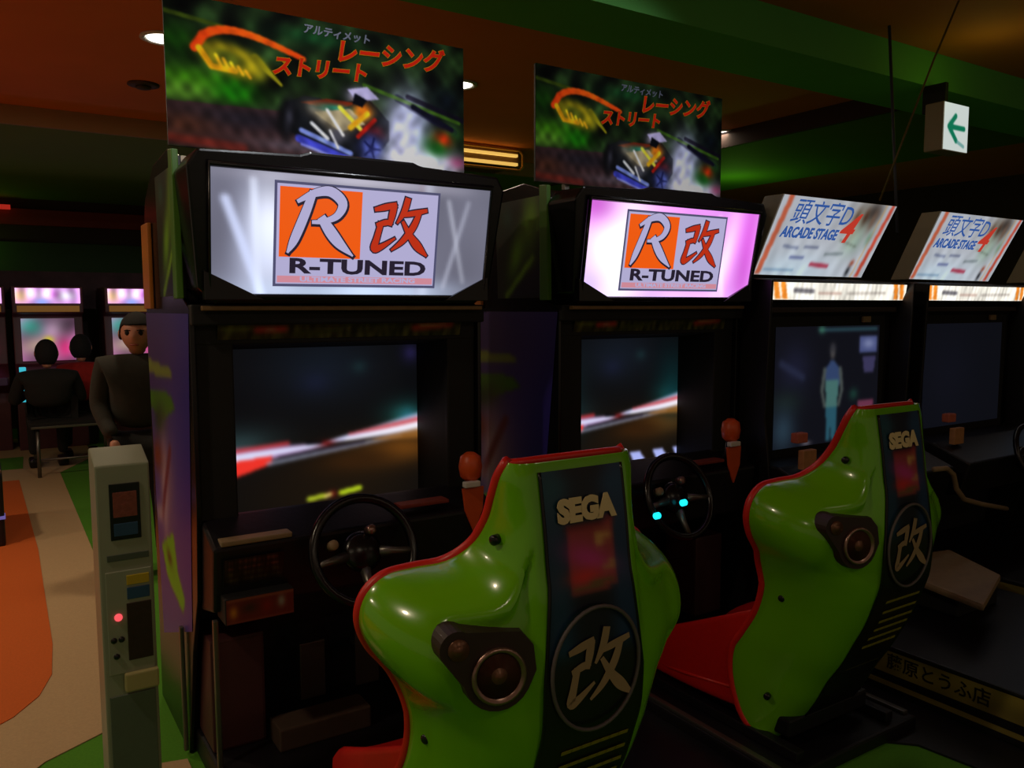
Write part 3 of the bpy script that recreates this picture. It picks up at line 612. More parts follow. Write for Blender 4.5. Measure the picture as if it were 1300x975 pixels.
def make_seat(cx):
    T = thing('bucket_chair', (cx, 1.6, 0.0), 'x', 'racing seat', 'lime green and red racing seats')
    C = V((cx, 0, 0)); NR = len(FEs); NC = 61
    grid_surface('shell', NR, NC, lambda i, j: C + shell_pt(i, -1 + 2 * j / (NC - 1)), M_green, T, .012)
    grid_surface('back_cushion', 60, NC, lambda i, j: C + shell_pt(i + 3, (-1 + 2 * j / (NC - 1)) * .95, .022, .055) + V((0, .020, -.012)), M_red, T, .014)
    edge = [C + shell_pt(i, -1) + V((0, .013, 0)) for i in range(NR - 3, -1, -1)]
    top = [C + shell_pt(0, u) + V((0, .022, -.004 + .004 * (1 - u * u))) for u in np.linspace(-.9, .9, 12)]
    edge2 = [C + shell_pt(i, 1) + V((0, .013, 0)) for i in range(0, NR - 2)]
    tube('seat_piping', edge + top + edge2, [.0135] * len(edge) + [.010] * len(top) + [.0135] * len(edge2), M_redpipe, T, 8)
    # cushion
    def cus(i, j):
        t = i / 11; a = -1 + 2 * j / 16
        y = 1.61 + t * .57; z = (.36 - .13 * t) + (.17 - .15 * t) * abs(a) ** 3 - .03 * max(0, t - .86) / .14
        x = a * (.235 + .02 * math.sin(t * 3))
        return C + V((x, y, z))
    bm = bmesh.new(); g = [[bm.verts.new(cus(i, j)) for j in range(17)] for i in range(12)]
    for i in range(11):
        for j in range(16): bm.faces.new((g[i][j], g[i][j + 1], g[i + 1][j + 1], g[i + 1][j]))
    ext = bmesh.ops.extrude_face_region(bm, geom=bm.faces[:])
    for v in [e for e in ext['geom'] if isinstance(e, bmesh.types.BMVert)]: v.co.z = .125 - .03 * (v.co.y - 1.61) / .57
    bmesh.ops.recalc_face_normals(bm, faces=bm.faces)
    bmesh.ops.bevel(bm, geom=[e for e in bm.edges if e.calc_face_angle(0) > .9], offset=.03, segments=3, affect='EDGES', profile=.6)
    cu = finish('seat_cushion', bm, M_red, T, True)
    for s in (-1, 1): tube('cushion_seam', [C + V((s * .247, 1.74, .19)), C + V((s * .256, 1.95, .16)), C + V((s * .236, 2.14, .13))], .006, M_redpipe, cu, 6)
    box('seat_base', cx - .21, cx + .21, 1.52, 2.1, .086, .15, M_black, T, .01)
    for s in (-1, 1): box('slide_rail', cx + s * .24 - .02, cx + s * .24 + .02, 1.45, 2.18, .051, .086, M_black, T, .005)
    box('chair_platform', cx - .36, cx + .36, 1.42, 2.20, 0.0, .05, M_black, T, 0.01)
    for s in (-1, 1): box('floor_rail', cx + s * .34 - .012, cx + s * .34 + .012, 1.45, 2.19, .05, .062, M_steel, T, 0.003)
    # printed centre panel on the back, follows the shell
    n0, n1 = 3, NR - 1; hwp = .104
    def f_panel(P):
        A = P.a; P.fill((.045, .055, .13)); P.line(A * .06, .0, A * .16, .45, .03, (.08, .22, .34), 1.2); P.line(A * .94, .0, A * .86, .45, .03, (.08, .20, .36), 1.2); P.blob(A * .1, .05, .05, .05, (.10, .30, .38)); P.blob(A * .9, .06, .05, .05, (.10, .26, .42))
        P.poly([(A * .24, .135), (A * .83, .125), (A * .83, .24), (A * .24, .25)], (.62, .24, .25)); P.blob(A * .5, .18, .06, .02, (.80, .22, .60), .3); P.blob(A * .42, .21, .04, .015, (.88, .18, .18)); P.line(A * .60, .155, A * .75, .15, .006, (.85, .68, .38)); P.line(A * .3, .235, A * .75, .225, .006, (.42, .36, .20)); P.line(A*.68, .2, A*.8, .195, .006, (.75, .55, .35)); P.line(A * .24, .137, A * .83, .127, .004, (.55, .10, .16))
        P.mix(np.clip((P.v - .36) / .06, 0, 1), (.05, .06, .05))
    pos_rows = []
    nu, nv = 30, 120
    def keep(U, Vv, pos):
        out = np.zeros(pos.shape)
        for a in range(pos.shape[0]):
            fi = n0 + (n1 - n0) * a / (pos.shape[0] - 1); i0 = int(fi); fr = fi - i0; i1 = min(i0 + 1, NR - 1)
            w_ = hwp + .022 * min(1, max(0, (CBs[i0][1] < .95) * (.95 - CBs[i0][1]) / .2)) - .0
            for b in range(pos.shape[1]):
                u = (-1 + 2 * U[a, b]) * w_ ; yc = CBs[i0][0] * (1 - fr) + CBs[i1][0] * fr; zc = CBs[i0][1] * (1 - fr) + CBs[i1][1] * fr
                out[a, b] = (cx + u, yc - .0105 + (.021 if .6 < zc < 1.0 else .021 * max(0, 1 - (zc - 1.0) / .08) if zc >= 1.0 else .021 * max(0, (zc - .5) / .1)) * 0, zc)
        return out
    Lc = 1.25
    pn = pic('back_print', [(cx - .11, 1.3, 1.19), (cx + .11, 1.3, 1.19), (cx + .11, 1.3, .05), (cx - .11, 1.3, .05)], f_panel, nu, nv, M_print, T, keep)
    for s in (-1, 1):
        pts = []
        for i in range(n0, n1 + 1, 2):
            w_ = hwp + .022 * min(1, max(0, (.95 - CBs[i][1]) / .2)); pts.append(V((cx + s * w_, CBs[i][0] - .009, CBs[i][1])))
        tube('panel_edge', pts, .004, M_green if False else M_blackg, T, 6)
    text('lettering', 'SEGA', (cx - .002, 1.2935, 1.092), (1, 0, 0), (0, .10, 1), .062, M_cream, pn, off=.0042, sx=.98)
    strokes('lettering', KAI, (cx + .004, 1.262, .77), (1, 0, 0), (0, .02, 1), .165, M_greykanji, pn, .006, .002)
    rg = [V((cx + .112 * math.cos(a), 1.2585, .77 + .128 * math.sin(a))) for a in [2 * math.pi * k / 40 for k in range(40)]]
    tube('ring_print', rg, .0045, M_ring, pn, 6, True)
    for k, (zz, yy) in enumerate(((.592, 1.287), (.556, 1.297), (.522, 1.309), (.490, 1.324), (.455, 1.343), (.42, 1.363), (.36, 1.398), (.33, 1.416))):
        text('lettering', '―――――――', (cx + .02, yy, zz), (1, 0, 0), (0, -.4, 1), .040, M_yel, pn, off=.003, sx=.62)
    # speaker pod on the side the photograph shows
    for s in (-1,):
        best = min(((i, uu) for i in range(20, 70) for uu in np.linspace(.3, .95, 60)), key=lambda t: (shell_pt(t[0], t[1]).x - .212) ** 2 + (shell_pt(t[0], t[1]).z - .795) ** 2)
        q0 = shell_pt(*best); ta = shell_pt(best[0], best[1] + .04) - shell_pt(best[0], best[1] - .04); tb = shell_pt(best[0] + 3, best[1]) - shell_pt(best[0] - 3, best[1]); nn = ta.cross(tb).normalized()
        if nn.y > 0: nn = -nn
        cc = V((cx + s * q0.x, q0.y, q0.z)) + V((s * nn.x, nn.y, nn.z)) * .002; axn = V((s * nn.x, nn.y, nn.z)); axn = (axn + V((0, -.25, 0))).normalized(); q = V((0, 0, 1)); q = (q - axn * q.dot(axn)).normalized(); r_ = q.cross(axn)
        if r_.x * s < 0: r_ = -r_
        outl = []
        big, small = (0, 0, .070), (.080, .060, .036)
        import itertools
        ang = lambda a, c_: (c_[0] + c_[2] * math.cos(a), c_[1] + c_[2] * math.sin(a))
        pts = [ang(a, big) for a in np.linspace(math.radians(-150), math.radians(-12), 10)] + [ang(a, small) for a in np.linspace(math.radians(-20), math.radians(120), 10)] + [(-.048, .080), (-.073, .05), (-.078, 0)]
        vs = [cc + r_ * a + q * b + axn * .016 for a, b in pts]; vb = [cc + r_ * a * 1.08 + q * b * 1.08 - axn * .045 for a, b in pts]; n = len(pts)
        pod = raw('speaker_pod', vs + vb, [tuple(range(n)), tuple(range(n, 2 * n))[::-1]] + [(i, (i + 1) % n, n + (i + 1) % n, n + i) for i in range(n)], M_brownpod, T)
        lathe('speaker_ring', cc + axn * .012, axn, [(.043, 0), (.056, .002), (.056, .012), (.049, .014), (.045, .006)], M_chrome, pod)
        lathe('speaker_cone', cc + axn * .010, axn, [(.044, .010), (.030, .007), (.018, .008), (.010, .016), (0, .019)], M_bronze, pod)
        c2 = cc + r_ * .079 + q * .060
        lathe('tweeter', c2 + axn * .012, axn, [(.021, 0), (.021, .008), (.012, .007), (.010, .012), (0, .014)], M_bronze, pod, 20)
    for s in (-1, 1):
        for (dx, y, z) in ((.168, 1.375, 1.035), (.250, 1.53, .57), (.247, 1.58, .22)):
            lathe('shell_bolt', (cx + s * (dx + .004), y, z), (s, -.4, 0), [(.011, -.01), (.011, .005), (.006, .008)], M_blackg, T, 12)
    return T
s1 = make_seat(XC)
s2 = copy_tree(s1, None, (1.35, .15, 0))
s1['label'] = 'nearest lime green racing seat with red edge, seen from behind before the silver-signed cabinet'
s2['label'] = 'lime green racing seat with red cushion further right, before the pink-signed cabinet'

# ================================================================= SLANTED-TOP CABINETS AT RIGHT
def f_slant(P):
    A = P.a; P.fill((.80, .82, .86)); P.blob(A * .3, .95, .8, .25, (.84, .92, .98)); P.blob(A * .75, .2, .3, .25, (.55, .52, .46)); P.blob(A * .82, .12, .15, .15, (.30, .26, .24)); P.blob(A * .75, .5, .2, .2, (.66, .76, .70))
    P.poly([(.10, 0), (.19, 0), (.10, 1), (.01, 1)], (.84, .42, .30)); P.poly([(A - .10, 0), (A - .03, 0), (A - .10, 1), (A - .18, 1)], (.86, .34, .26)); P.line(A - .2, 0, A - .26, 1, .008, (.88, .66, .35))
    P.line(.35, .62, .62, .64, .018, (.5, .54, .66)); P.line(.75, .62, 1.0, .62, .018, (.45, .48, .6)); P.line(.55, .76, .80, .76, .02, (.42, .46, .66)); P.line(1.0, .84, 1.35, .86, .028, (.74, .26, .36)); P.line(1.2, .70, 1.55, .68, .02, (.55, .60, .62)); P.blob(A - .38, .92, .04, .08, (.15, .16, .18)); P.blob(A - .36, .80, .04, .04, (.7, .3, .2))
    P.blob(A * .68, .22, .05, .12, (.42, .30, .22)); P.blob(A * .76, .18, .045, .10, (.36, .24, .18)); P.blob(A * .84, .22, .05, .13, (.50, .40, .34)); P.blob(A * .72, .40, .08, .12, (.70, .74, .66)); P.line(A * .62, .5, A * .80, .58, .012, (.5, .55, .5)); P.blob(A*.88, .45, .05, .1, (.55, .68, .6))
    P.line(.15, .93, .7, .93, .012, (.55, .68, .80)); P.noise(.05, 30, 20, 6)
def f_strip(P):
    A = P.a; P.fill((.95, .93, .88))
    for x, s in ((.45, 1), (1.0, 1), (A - .5, -1), (A - 1.05, -1)): P.poly([(x - .25, 0), (x + .12, 0), (x + .42, 1), (x + .02, 1)] if s > 0 else [(x - .2, 0), (x + .2, 0), (x + .35, 1), (x - .0, 1)], (.90, .52, .16))
    P.line(1.9, .45, 3.3, .5, .14, (.25, .24, .28), .8, .8); P.line(3.8, .6, 5.6, .6, .08, (.70, .55, .5), .9, .7); P.line(6.2, .6, A - 2, .55, .09, (.62, .58, .55), .9, .7); P.noise(.12, 20, 4, 8)
def f_figure(P):
    A = P.a; P.fill((.06, .065, .11)); P.blob(.25, .35, .2, .2, (.10, .11, .22)); P.line(.08, .30, .35, .42, .03, (.16, .19, .34), 1.4, .7); P.blob(.15, .62, .2, .1, (.09, .14, .14)); P.blob(.12, .85, .15, .18, (.14, .24, .32))
    P.line(A * .40, .03, A * .97, .03, .015, (.14, .30, .36)); P.blob(A * .42, .03, .04, .03, (.2, .5, .4)); P.poly([(A * .80, .10), (A * .98, .10), (A * .98, .24), (A * .80, .24)], (.28, .33, .60)); P.blob(A * .89, .16, .08, .04, (.5, .55, .78)); P.poly([(A * .83, .27), (A * .97, .27), (A * .95, .42), (A * .85, .42)], (.24, .22, .42)); P.poly([(A * .80, .66), (A * .96, .66), (A * .96, .86), (A * .80, .86)], (.50, .18, .32)); P.blob(A * .75, .6, .06, .05, (.08, .26, .22))
    x = A * .53; s = (.30, .34, .33)
    P.blob(x, .22, .035, .065, (.34, .32, .32), 0, 4); P.blob(x, .19, .038, .04, (.20, .20, .24)); P.poly([(x - .09, .36), (x - .03, .30), (x + .03, .30), (x + .10, .36), (x + .10, .52), (x - .09, .52)], (.18, .28, .50)); P.poly([(x - .085, .46), (x + .09, .46), (x + .08, .74), (x - .07, .74)], (.26, .50, .48)); P.poly([(x - .07, .70), (x + .08, .70), (x + .07, .98), (x + .01, .98), (x, .80), (x - .01, .98), (x - .06, .98)], (.12, .38, .48))
    P.line(x - .10, .37, x - .13, .55, .022, s); P.line(x - .13, .55, x - .09, .68, .018, s); P.line(x + .11, .37, x + .14, .55, .022, s); P.line(x + .14, .55, x + .10, .68, .018, s)
    P.blob(.42, .98, .06, .015, (.5, .45, .5)); g_ = P.c.mean(-1, keepdims=True); P.c = (P.c * .75 + g_ * .25) * .85
def f_off(P): P.fill((.045, .05, .075)); P.blob(P.a * .3, .5, .4, .4, (.055, .06, .095))
def f_rail(P):
    P.fill((.52, .47, .22)); P.blob(.3, .5, .5, 1.5, (.52, .40, .20)); P.noise(.1, 6, 6, 3)
def make_slant(c):
    T = thing('slanted_sign_cabinet', (c, 2.9, 0), 'x', 'arcade machine', 'black driving cabinets with white slanted signs')
    prism('body', [(2.62, 0.0), (2.55, .70), (2.52, 1.54), (2.50, 1.62), (2.9, 1.64), (3.2, 1.55), (3.22, 0)], 'x', c - .53, c + .53, M_dark, T, .008)
    for s in (-1, 1): prism('side_wall', [(2.52, 0), (2.36, .55), (2.42, 1.0), (2.40, 1.62), (2.9, 1.66), (3.22, 1.57), (3.24, 0)], 'x', c + s * .537 - .007, c + s * .537 + .007, M_black, T, .003)
    # slanted sign box leaning forward
    yb, yt, zb, zt = 2.52, 2.36, 1.645, 1.985
    def sy(z, d=0): return yb + (yt - yb) * (z - zb) / (zt - zb) - d
    b = prism('sign_box', [(c - .53, zb), (c + .27, zb), (c + .30, zt), (c - .53, zt)], 'y', 0, .10, mat('sign_box_white', (.62, .58, .5), .5, noise=.05), T, .004)
    og = origin(T)
    for v in b.data.vertices: v.co.y += sy(v.co.z + og.z, -.004)
    fc = pic('lit_sign', [(c - .525, sy(zt), zt - .003), (c + .292, sy(zt), zt - .003), (c + .265, sy(zb), zb + .003), (c - .525, sy(zb), zb + .003)], f_slant, 150, 64, mat('slanted_sign_picture', None, .4, attr='emit', estr=.66), T, blur=3)
    Mb = mat('lit_blue', (0, 0, 0), .5, emit=(.20, .36, .66), estr=.8); Mr = mat('lit_red', (0, 0, 0), .5, emit=(.80, .24, .18), estr=.8)
    upv = (0, sy(1) - sy(0), 1)
    text('lettering', '頭文字D', (c - .22, sy(1.91, .003), 1.915), (1, 0, 0), upv, .125, Mb, fc, off=.0006, sx=.9, shear=.15)
    text('lettering', 'ARCADE STAGE', (c - .26, sy(1.83, .003), 1.832), (1, 0, 0), upv, .068, Mb, fc, off=.0025, sx=.80, shear=.15)
    text('lettering', '4', (c - .02, sy(1.86, .004), 1.86), (1, 0, 0), upv, .20, Mr, fc, off=.003, shear=.35)
    # lit strip
    pic('lit_strip', [(c - .52, 2.425, 1.612), (c + .51, 2.425, 1.612), (c + .55, 2.46, 1.535), (c - .49, 2.46, 1.535)], f_strip, 140, 12, mat('strip_picture', None, .4, attr='emit', estr=1.1), T)
    prism('strip_housing', [(2.43, 1.625), (2.56, 1.635), (2.56, 1.52), (2.466, 1.525)], 'x', c - .53, c + .53, M_dark, T, .003)
    box('brown_ledge', c - .50, c + .50, 2.47, 2.52, 1.475, 1.50, mat('brown_ledge', (.16, .11, .09), .5), T, .004)
    box('small_badge', c + .25, c + .31, 2.485, 2.50, 1.425, 1.455, M_tan, T, .003)
    box('monitor_frame', c - .46, c + .46, 2.505, 2.55, .78, 1.46, M_dark, T, .006)
    sc = pic('screen', [(c - .385, 2.502, 1.41), (c + .41, 2.502, 1.41), (c + .41, 2.502, .84), (c - .385, 2.502, .84)], f_figure, 110, 90, M_screen, T, blur=3)
    prism('control_deck', [(2.15, .72), (2.35, .80), (2.55, .80), (2.55, .5), (2.2, .55)], 'x', c - .53, c + .53, M_black, T, .01)
    wc = V((c, 2.10, .72)); ax = V((0, -1, .4)).normalized(); q = V((1, 0, 0)); w = ax.cross(q)
    sw = tube('steering_wheel', [wc + (q * math.cos(a) + w * math.sin(a)) * .16 for a in [2 * math.pi * k / 32 for k in range(32)]], .015, M_blackg, T, 8, True)
    lathe('hub', wc - ax * .06, ax, [(.03, -.06), (.06, 0), (.055, .035), (0, .04)], M_blackg, sw)
    for a in (0, math.pi, -math.pi / 2): bm = bmesh.new(); d = q * math.cos(a) + w * math.sin(a); bm_tube(bm, [wc - ax * .03 + d * .05, wc + d * .15], .011, 8); finish('spoke', bm, M_blackg, sw, True)
    Mpk = mat('pink_tan_label', (.80, .42, .34), .5, noise=.3, nscale=40)
    box('card_slot', c - .44, c - .37, 2.32, 2.36, .90, .945, Mpk, T, .006, None); box('card_plate', c - .45, c - .36, 2.28, 2.31, .79, .875, mat('tan_label', (.74, .52, .34), .5, noise=.3, nscale=40), T, .004)
    tube('deck_trim', [(c + .134, 2.03, .772), (c + .24, 2.03, .765), (c + .299, 2.03, .73), (c + .33, 2.03, .66), (c + .40, 2.03, .60), (c + .56, 2.03, .555), (c + .80, 2.03, .50)], .012, M_tan, T, 8)
    prism('base_platform', [(c - .54, 1.0), (c + .50, 1.0), (c + .50, 2.6), (c - .54, 2.6)], 'z', 0, .19, M_black, T, .008)
    rl = pic('side_rail_print', [(c - .5415, 2.25, .165), (c - .5415, 1.0, .18), (c - .5415, 1.0, .085), (c - .5415, 2.25, .078)], f_rail, 60, 8, M_print, T)
    Mk = mat('rail_black_letters', (.10, .08, .05), .5)
    text('lettering', '藤原とうふ店', (c - .543, 1.60, .128), (0, -1, 0), (0, 0, 1), .066, Mk, rl, off=.0008, sx=1.0)
    pic('lower_rail_stripe', [(c - .5415, 2.25, .05), (c - .5415, 1.0, .05), (c - .5415, 1.0, .03), (c - .5415, 2.25, .03)], f_rail, 30, 3, M_print, T)
    return T
k3 = make_slant(3.435); k4 = copy_tree(k3, None, (1.205, 0, 0))
k5 = copy_tree(k3, None, (2.41, 0, 0))
k3['label'] = 'cabinet with white slanted sign beside the pink-signed one, a standing figure on its screen'
k4['label'] = 'cabinet with white slanted sign and a dark, switched off screen, second from the right'
k5['label'] = 'last cabinet, cut off by the right edge of the photo, cyan lit screen'
tmp = pic('screen_tmp', [(3.05, 2.502, 1.41), (3.845, 2.502, 1.41), (3.845, 2.502, .84), (3.05, 2.502, .84)], f_off, 10, 8, M_screen, None)
tmp.data.transform(Matrix.Translation((-3.435, -2.9, 0))); swap_mesh(k4, 'screen', tmp)
def f_cyan(P): P.fill((.18, .30, .45)); P.blob(.1, .3, .3, .15, (.25, .5, .55)); P.blob(.1, .75, .3, .15, (.35, .68, .70)); P.blob(.1, .05, .08, .05, (.8, .6, .2))
tmp = pic('screen_tmp', [(3.05, 2.502, 1.41), (3.845, 2.502, 1.41), (3.845, 2.502, .84), (3.05, 2.502, .84)], f_cyan, 20, 16, M_screen, None)
tmp.data.transform(Matrix.Translation((-3.435, -2.9, 0))); swap_mesh(k5, 'screen', tmp)

# low seat of the third cabinet (its tan cushion shows, the back is outside the frame)
st = thing('driver_chair', (3.50, 1.75, .19), 'low black driver seat with a tan cushion at the right, beside the green seat', 'racing seat')
prism('tan_cushion', [(3.206, 1.60), (3.634, 1.75), (3.82, 2.08), (3.62, 2.12), (3.3, 2.0)], 'z', .32, .352, M_tan, st, .012)
box('seat_base', 3.40, 3.72, 1.80, 2.04, .191, .322, M_dark, st, .01)

# ================================================================= CARD TERMINAL AT LEFT
ct = thing('card_terminal', (.26, 2.16, 0), 'slim grey-green floor-standing card terminal beside the purple cabinet side', 'vending machine')
tx0, tx1, ty = .200, .318, 2.10
prism('casing', [(ty, 0), (ty, 1.135), (ty + .10, 1.165), (ty + .12, 1.16), (ty + .12, 0)], 'x', tx0, tx1, M_offwhite, ct, .004)
def tp(nm, u0, u1, z0, z1, m_, d=.003, bev=.001, par=None): return box(nm, tx0 + (tx1 - tx0) * u0, tx0 + (tx1 - tx0) * u1, ty - d, ty + .002, z0, z1, m_, par or ct, bev)
Mtb = mat('terminal_blue', (.14, .28, .42), .4, noise=.2); Mdk = mat('terminal_dark', (.18, .09, .08), .4, noise=.3, nscale=60)
w_ = tp('display_window', .24, .80, .955, 1.09, M_blackg); tp('display_print', .30, .74, 1.01, 1.07, mat('terminal_redbrown', (.50, .24, .20), .5, noise=.4, nscale=90), .005, .001, w_); tp('display_stripe', .30, .74, .965, .995, Mtb, .005, .001, w_)
tp('name_strip', .15, .92, .905, .92, mat('terminal_grey', (.28, .32, .28), .5))
cp = tp('control_panel', .10, .95, .63, .88, M_offwhite, .006)
tp('yellow_label', .48, .90, .845, .868, mat('terminal_yellow', (.72, .62, .10), .5), .009, .001, cp); tp('blue_label', .48, .90, .81, .838, Mtb, .009, .001, cp); tp('info_panel', .46, .92, .66, .80, Mdk, .009, .001, cp)
lathe('red_lamp', (tx0 + .30 * (tx1 - tx0), ty - .006, .77), (0, -1, 0), [(.009, 0), (.009, .004), (.005, .007)], mat('red_lamp', (.5, .1, .1), .4, emit=(1, .35, .38), estr=1.0), ct, 14)
for u, z in ((.20, .715), (.34, .715), (.24, .675)): lathe('push_button', (tx0 + u * (tx1 - tx0), ty - .006, z), (0, -1, 0), [(.007, 0), (.007, .003), (.004, .005)], M_blackg, ct, 12)
tp('card_slot_lip', .36, 1.0, .585, .63, mat('terminal_tan', (.66, .62, .42), .4), .018, .004)
door = tp('service_door', .08, .94, .30, .575, mat('terminal_door', (.36, .40, .36), .35, noise=.1), .004); tp('door_lock', .52, .76, .325, .36, M_blackg, .008, .002, door)
bd = tp('dark_green_band', .0, 1.0, .215, .285, mat('terminal_green', (.05, .20, .17), .4), .004)
text('lettering', '― ■ ――', ((tx0 + tx1) / 2, ty - .0055, .25), (1, 0, 0), (0, 0, 1), .020, mat('pale_letters', (.6, .66, .62), .5), bd, off=.0004, sx=.72)
box('plinth', tx0 + .006, tx1 - .006, ty - .004, ty + .11, 0, .205, mat('terminal_plinth', (.46, .44, .28), .5, noise=.1), ct, .003)

# ================================================================= BACKGROUND GAMES
def f_bgm(P):
    P.fill((.80, .55, .85)); P.blob(.3, .5, .5, .5, (.72, .58, .42)); P.blob(P.a * .45, .45, .8, .35, (.98, .85, 1)); P.blob(P.a * .75, .5, .6, .3, (.95, .95, 1)); P.blob(P.a * .6, .4, .3, .3, (.82, .45, .85)); P.noise(.25, 9, 4, 2); P.blob(P.a * .4, .9, .4, .2, (.5, .6, .9))
def f_bgs(P):
    P.fill((.58, .36, .52)); P.blob(P.a * .2, .2, .3, .25, (.25, .60, .55)); P.blob(P.a * .65, .25, .25, .28, (.98, .80, .95)); P.blob(P.a * .3, .65, .35, .2, (.85, .72, .66)); P.blob(P.a * .8, .7, .2, .3, (.60, .15, .35)); P.blob(P.a * .5, .5, .1, .08, (.85, .8, .2)); P.noise(.3, 8, 8, 5)
def make_bg(c, label, sgn=1):
    T = thing('upright_game_cabinet', (c, 10.4, 0), label, 'arcade machine', 'glowing game cabinets along the far wall')
    prism('body', [(10.05, 0), (10.05, .62), (9.80, .72), (9.80, .80), (10.10, .92), (10.16, 1.42), (10.0, 1.46), (10.0, 1.74), (10.7, 1.74), (10.7, 0)], 'x', c - .33, c + .33, mat('dark_red_cabinet', (.30, .12, .14), .5, noise=.2), T, .01)
    pic('lit_sign', [(c - .30, 9.99, 1.72), (c + .30, 9.99, 1.72), (c + .30, 9.99, 1.56), (c - .30, 9.99, 1.56)], f_bgm, 40, 10, M_glow, T)
    box('amber_panel', c - .29, c + .29, 9.985, 9.998, 1.47, 1.535, mat('amber_panel', (.55, .38, .15), .5, emit=(.42, .28, .10), estr=.7, noise=.1), T, .002)
    pic('screen', [(c - .26, 10.085, 1.40), (c + .24, 10.085, 1.40), (c + .24, 10.06, .95), (c - .26, 10.06, .95)], f_bgs, 40, 30, M_screen, T)
    box('control_shelf', c - .31, c + .31, 9.70, 9.85, .72, .80, mat('purple_shelf', (.30, .18, .34), .5), T, .01)
    return T
g1 = make_bg(.60, 'far game cabinet with a glowing pink and white sign above two seated people')
g2 = copy_tree(g1, None, (.87, 0, 0)); g2['label'] = 'far game cabinet whose pink sign glows above the standing man'
g3 = copy_tree(g1, None, (-.72, .1, 0)); g3['label'] = 'far game cabinet at the left picture edge, cut off by the frame'
g4 = copy_tree(g1, None, (1.74, 0, 0)); g4['label'] = 'far game cabinet hidden behind the nearest racing cabinet'
sb = box('signage_band', .05, 3.2, 10.86, 10.90, 1.5, 1.93, mat('dim_floral_board', (.28, .17, .20), .7, noise=.7, nscale=6)); tag(sb, 'dim patterned board behind the far game signs', 'board')
# near-left machine edge
lm = thing('game_cabinet', (-.10, 4.5, 0), 'dark machine cut off by the left edge, above the orange carpet', 'arcade machine')
box('body', -.62, .055, 6.0, 6.6, 0.0, .47, M_black, lm, .02); box('lit_console', -.55, .06, 5.99, 6.10, .18, .20, mat('lilac_glow', (.3, .3, .6), .4, emit=(.45, .40, .70), estr=.6), lm, .004)
box('amber_edge', -.5, .05, 6.02, 6.08, .472, .485, M_gold, lm, .004)
# cyan lit display beside the seated person
cd = box('cyan_lit_display', .27, .325, 9.0, 9.06, .62, .95, mat('cyan_display', (.1, .3, .35), .4, emit=(.22, .72, .80), estr=1.0), None, .006); tag(cd, 'narrow cyan glowing display left of the person in the black coat', 'screen')

# bench
bn = thing('bench', (.6, 8.5, 0), 'dark low bench with pale metal legs under the two seated people', 'bench')
box('bench_seat', .30, 1.10, 8.28, 8.92, .44, .50, M_coat, bn, .015)
box('front_rail', .31, 1.0, 8.27, 8.279, .445, .465, M_steel, bn, .002)
for x in (.36, .96):
    for y in (8.32, 8.88): tube('leg', [(x, y, 0), (x, y, .44)], .016, M_steel, bn, 8)
tube('stretcher', [(.36, 8.32, .16), (.96, 8.32, .16)], .010, M_steel, bn, 8)

# ================================================================= PEOPLE
def skin_body(name, nodes, edges, m, parent, sub=2):
    og = origin(parent)
    me = D.meshes.new(name); me.from_pydata([V(n[0]) - og for n in nodes], edges, [])
    o = link(name, me, parent, m)
    md = o.modifiers.new('skin', 'SKIN'); md.use_smooth_shade = True
    for i, nd in enumerate(nodes):
        r = nd[1]; me.skin_vertices[0].data[i].radius = r if isinstance(r, tuple) else (r, r)
    me.skin_vertices[0].data[0].use_root = True
    s = o.modifiers.new('sub', 'SUBSURF'); s.levels = sub; s.render_levels = sub
    return o
def head_mesh(name, c, h, face_dir, m, parent, features=True):
    """ovoid head with nose, brow, chin; face_dir unit vector"""
    f = V(face_dir).normalized(); r = f.cross(V((0, 0, 1))).normalized(); u = V((0, 0, 1)); c = V(c)
    bm = bmesh.new(); NU, NV = 28, 20; g = []
    for i in range(NV + 1):
        th = math.pi * i / NV; row = []
        for j in range(NU):
            ph = 2 * math.pi * j / NU; z = math.cos(th); s = math.sin(th); a = s * math.cos(ph); b = s * math.sin(ph)
            zz = z * .5; wd = .37; dp = .43
            if z < 0: wd *= 1 - .30 * (-z) ** 1.3; dp *= 1 - .12 * (-z)
            X, Y = b * wd, a * dp
            if a > 0 and features:
                Y += .07 * math.exp(-((b / .13) ** 2 + ((z + .10) / .16) ** 2)); Y -= .045 * math.exp(-(((abs(b) - .38) / .16) ** 2 + ((z - .08) / .10) ** 2)); Y += .025 * math.exp(-((b / .3) ** 2 + ((z + .48) / .07) ** 2)); Y += .03 * math.exp(-((b / .25) ** 2 + ((z + .8) / .15) ** 2)); Y += .02 * math.exp(-(((z - .26) / .08) ** 2))
            row.append(bm.verts.new(c + (r * X + f * Y + u * zz) * h))
        g.append(row)
    for i in range(NV):
        for j in range(NU):
            try: bm.faces.new((g[i][j], g[i][(j + 1) % NU], g[i + 1][(j + 1) % NU], g[i + 1][j]))
            except ValueError: pass
    bmesh.ops.remove_doubles(bm, verts=bm.verts, dist=1e-5); bmesh.ops.recalc_face_normals(bm, faces=bm.faces)
    hd = finish(name, bm, m, parent, True)
    return hd, f, r
